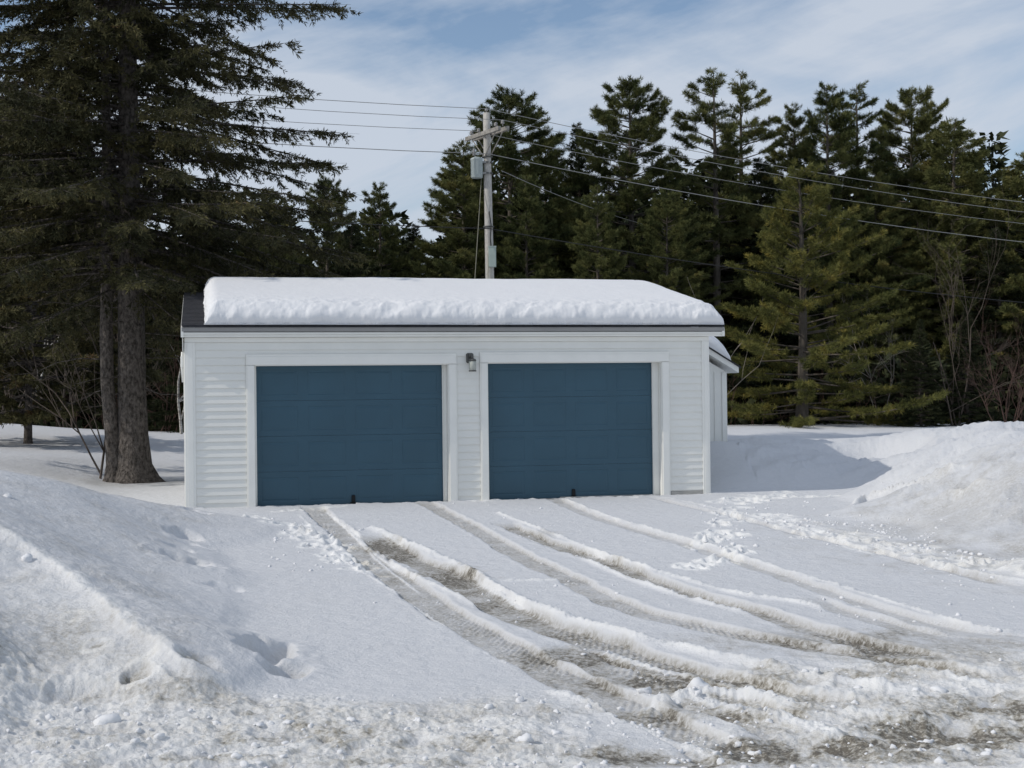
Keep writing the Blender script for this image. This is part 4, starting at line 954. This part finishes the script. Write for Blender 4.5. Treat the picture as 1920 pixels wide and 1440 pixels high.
# rear woods: one mass
VV = []; k = 0; rs = np.random.RandomState(77)
src = PROTO['cone'][0].children[1].data if PROTO['cone'][0].children[1].name.startswith('crown') else PROTO['cone'][0].children[0].data
def mass(name, n, xr, yr2, hr, label, seed, cnt=3200):
    rs = np.random.RandomState(seed); out = []
    for i in range(n):
        x = xr[0] + (xr[1] - xr[0]) * (i + rs.rand()) / n; y = rs.uniform(*yr2); h = rs.uniform(*hr)
        t = 1 - np.sqrt(rs.rand(cnt)); t = np.clip(t + rs.normal(0, .01, cnt), 0, 1); layer = np.round(t * h / .55) * .55 / h; z = (layer + rs.normal(0, .012, cnt)) * h
        r = (2.9 * (1 - layer) ** .8 + .15) * np.sqrt(rs.rand(cnt)) * (1 + .25 * np.sin(layer * 40)); a = rs.rand(cnt) * 2 * pi
        P = np.stack([x + r * np.cos(a), y + r * np.sin(a), .4 + z - .12 * r], 1)
        d = np.stack([np.cos(a), np.sin(a), rs.uniform(-.3, .5, cnt)], 1) + rs.normal(0, .35, (cnt, 3)); d /= np.linalg.norm(d, axis=1)[:, None]
        s = np.cross(d, rs.normal(0, 1, (cnt, 3))); s /= np.linalg.norm(s, axis=1)[:, None]
        l = .55 * rs.uniform(.6, 1.3, cnt)[:, None]; w_ = .13
        out.append(np.stack([P - s * w_ * .4, P + d * l * .5 + s * w_, P + d * l, P + d * l * .4 - s * w_], 1).reshape(-1, 3))
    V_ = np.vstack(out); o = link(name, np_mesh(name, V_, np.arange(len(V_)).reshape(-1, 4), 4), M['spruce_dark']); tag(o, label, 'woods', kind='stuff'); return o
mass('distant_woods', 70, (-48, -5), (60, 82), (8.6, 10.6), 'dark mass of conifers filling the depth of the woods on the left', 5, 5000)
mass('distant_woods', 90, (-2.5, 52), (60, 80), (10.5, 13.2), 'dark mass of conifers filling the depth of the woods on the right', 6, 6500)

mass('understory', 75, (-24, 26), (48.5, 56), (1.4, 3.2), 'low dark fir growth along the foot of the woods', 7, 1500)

# bare deciduous growth
def bare(mb, rs, p, d, L, r, depth, n=2, spread=.5, upb=.15, k=4):
    pts = [np.array(p)]; d = np.array(d, float)
    for i in range(k):
        d = d + rs.normal(0, .12, 3) + np.array([0, 0, upb * .25]); d /= np.linalg.norm(d); pts.append(pts[-1] + d * L / k)
    mb.tube(pts, [r * (1 - .55 * i / k) for i in range(k + 1)], 4 if r > .01 else 3, cap=False)
    if depth > 0:
        for j in range(n + (depth > 1)):
            q = pts[rs.randint(1, k + 1)]; dd = d + rs.normal(0, spread, 3); dd[2] += upb; dd /= np.linalg.norm(dd)
            bare(mb, rs, q, dd, L * rs.uniform(.5, .8), r * .55, depth - 1, n, spread, upb, 3)
def shrub(name, px, py, Y, stems, L, r, mt, label, cat, seed, depth=3, spread=.45, lean=(0, 0), zb=None):
    rs = np.random.RandomState(seed); q = at(px, py, Y); z = ground_z(q[0], Y) if zb is None else zb
    root = MB()
    for i in range(stems):
        d = np.array([rs.normal(lean[0], .25), rs.normal(lean[1], .2), 1.0]); d /= np.linalg.norm(d)
        bare(root, rs, (rs.normal(0, .12), rs.normal(0, .12), -.1), d, L * rs.uniform(.7, 1.1), r, depth, 2, spread)
    o = root.build(name, mt); o.location = (q[0], Y, z); tag(o, label, cat); return o
shrub('sapling', 192, 905, 28.0, 2, 2.4, .028, M['twig'], 'thin bare sapling leaning left of the twin spruce trunks', 'sapling', 3, 3, .4, (-.22, 0))
shrub('bush', 120, 800, 44, 5, 3.0, .03, M['twig'], 'tangled bare bush at the edge of the woods left of the trunks', 'bush', 5, 4)
shrub('bush', 225, 800, 43, 5, 2.8, .03, M['twig'], 'bare bush behind the base of the twin trunks', 'bush', 6, 4)
shrub('bush', 20, 790, 44, 5, 2.6, .03, M['twig'], 'bare bush at the far left edge of the woods', 'bush', 15, 4)
shrub('bush', 315, 800, 44, 5, 2.6, .03, M['twig_red'], 'reddish bare bush between the trunks and the garage', 'bush', 16, 4)
shrub('birch_tree', 348, 700, 42, 1, 3.4, .05, M['birch'], 'crooked birch with pale bark rising left of the garage roof', 'tree', 9, 3, .5, (.05, 0), .4)
shrub('birch_tree', 44, 790, 41, 1, 3.2, .05, M['birch'], 'slim white birch trunk standing at the left under the boughs', 'tree', 10, 2, .4, (.02, 0), .4)
shrub('bare_tree', 1650, 700, 46, 3, 2.6, .024, M['twig_pale'], 'pale leafless tree right of the olive pine', 'tree', 12, 4, .5, (.1, 0), .4)
shrub('bare_tree', 1795, 700, 43.5, 4, 3.2, .028, M['twig'], 'grey leafless tree above the young spruces at the right', 'tree', 13, 4, .4, (0, 0), .4)
shrub('bare_tree', 1330, 700, 45, 1, 3.6, .03, M['twig_pale'], 'thin pale leafless trunk at the right end of the garage roof', 'tree', 19, 2, .3, (0, 0), .4)
shrub('bush', 1890, 790, 36, 8, 1.6, .02, M['twig_red'], 'reddish leafless bush behind the right snow bank', 'bush', 14, 4, .5)
rs = np.random.RandomState(8); m = MB()
for i in range(260):
    x = -19 + 38 * (i + rs.rand()) / 260
    if -3 < x < 5 : continue
    y = rs.uniform(45, 49); d = np.array([rs.normal(0, .3), rs.normal(0, .3), 1.0])
    bare(m, rs, (x, y, .3), d, rs.uniform(.8, 1.7), .014, 2, 2, .5, .1, 3)
o = m.build('undergrowth', M['twig_red']); tag(o, 'tangled brown undergrowth along the foot of the woods', 'undergrowth', kind='stuff')
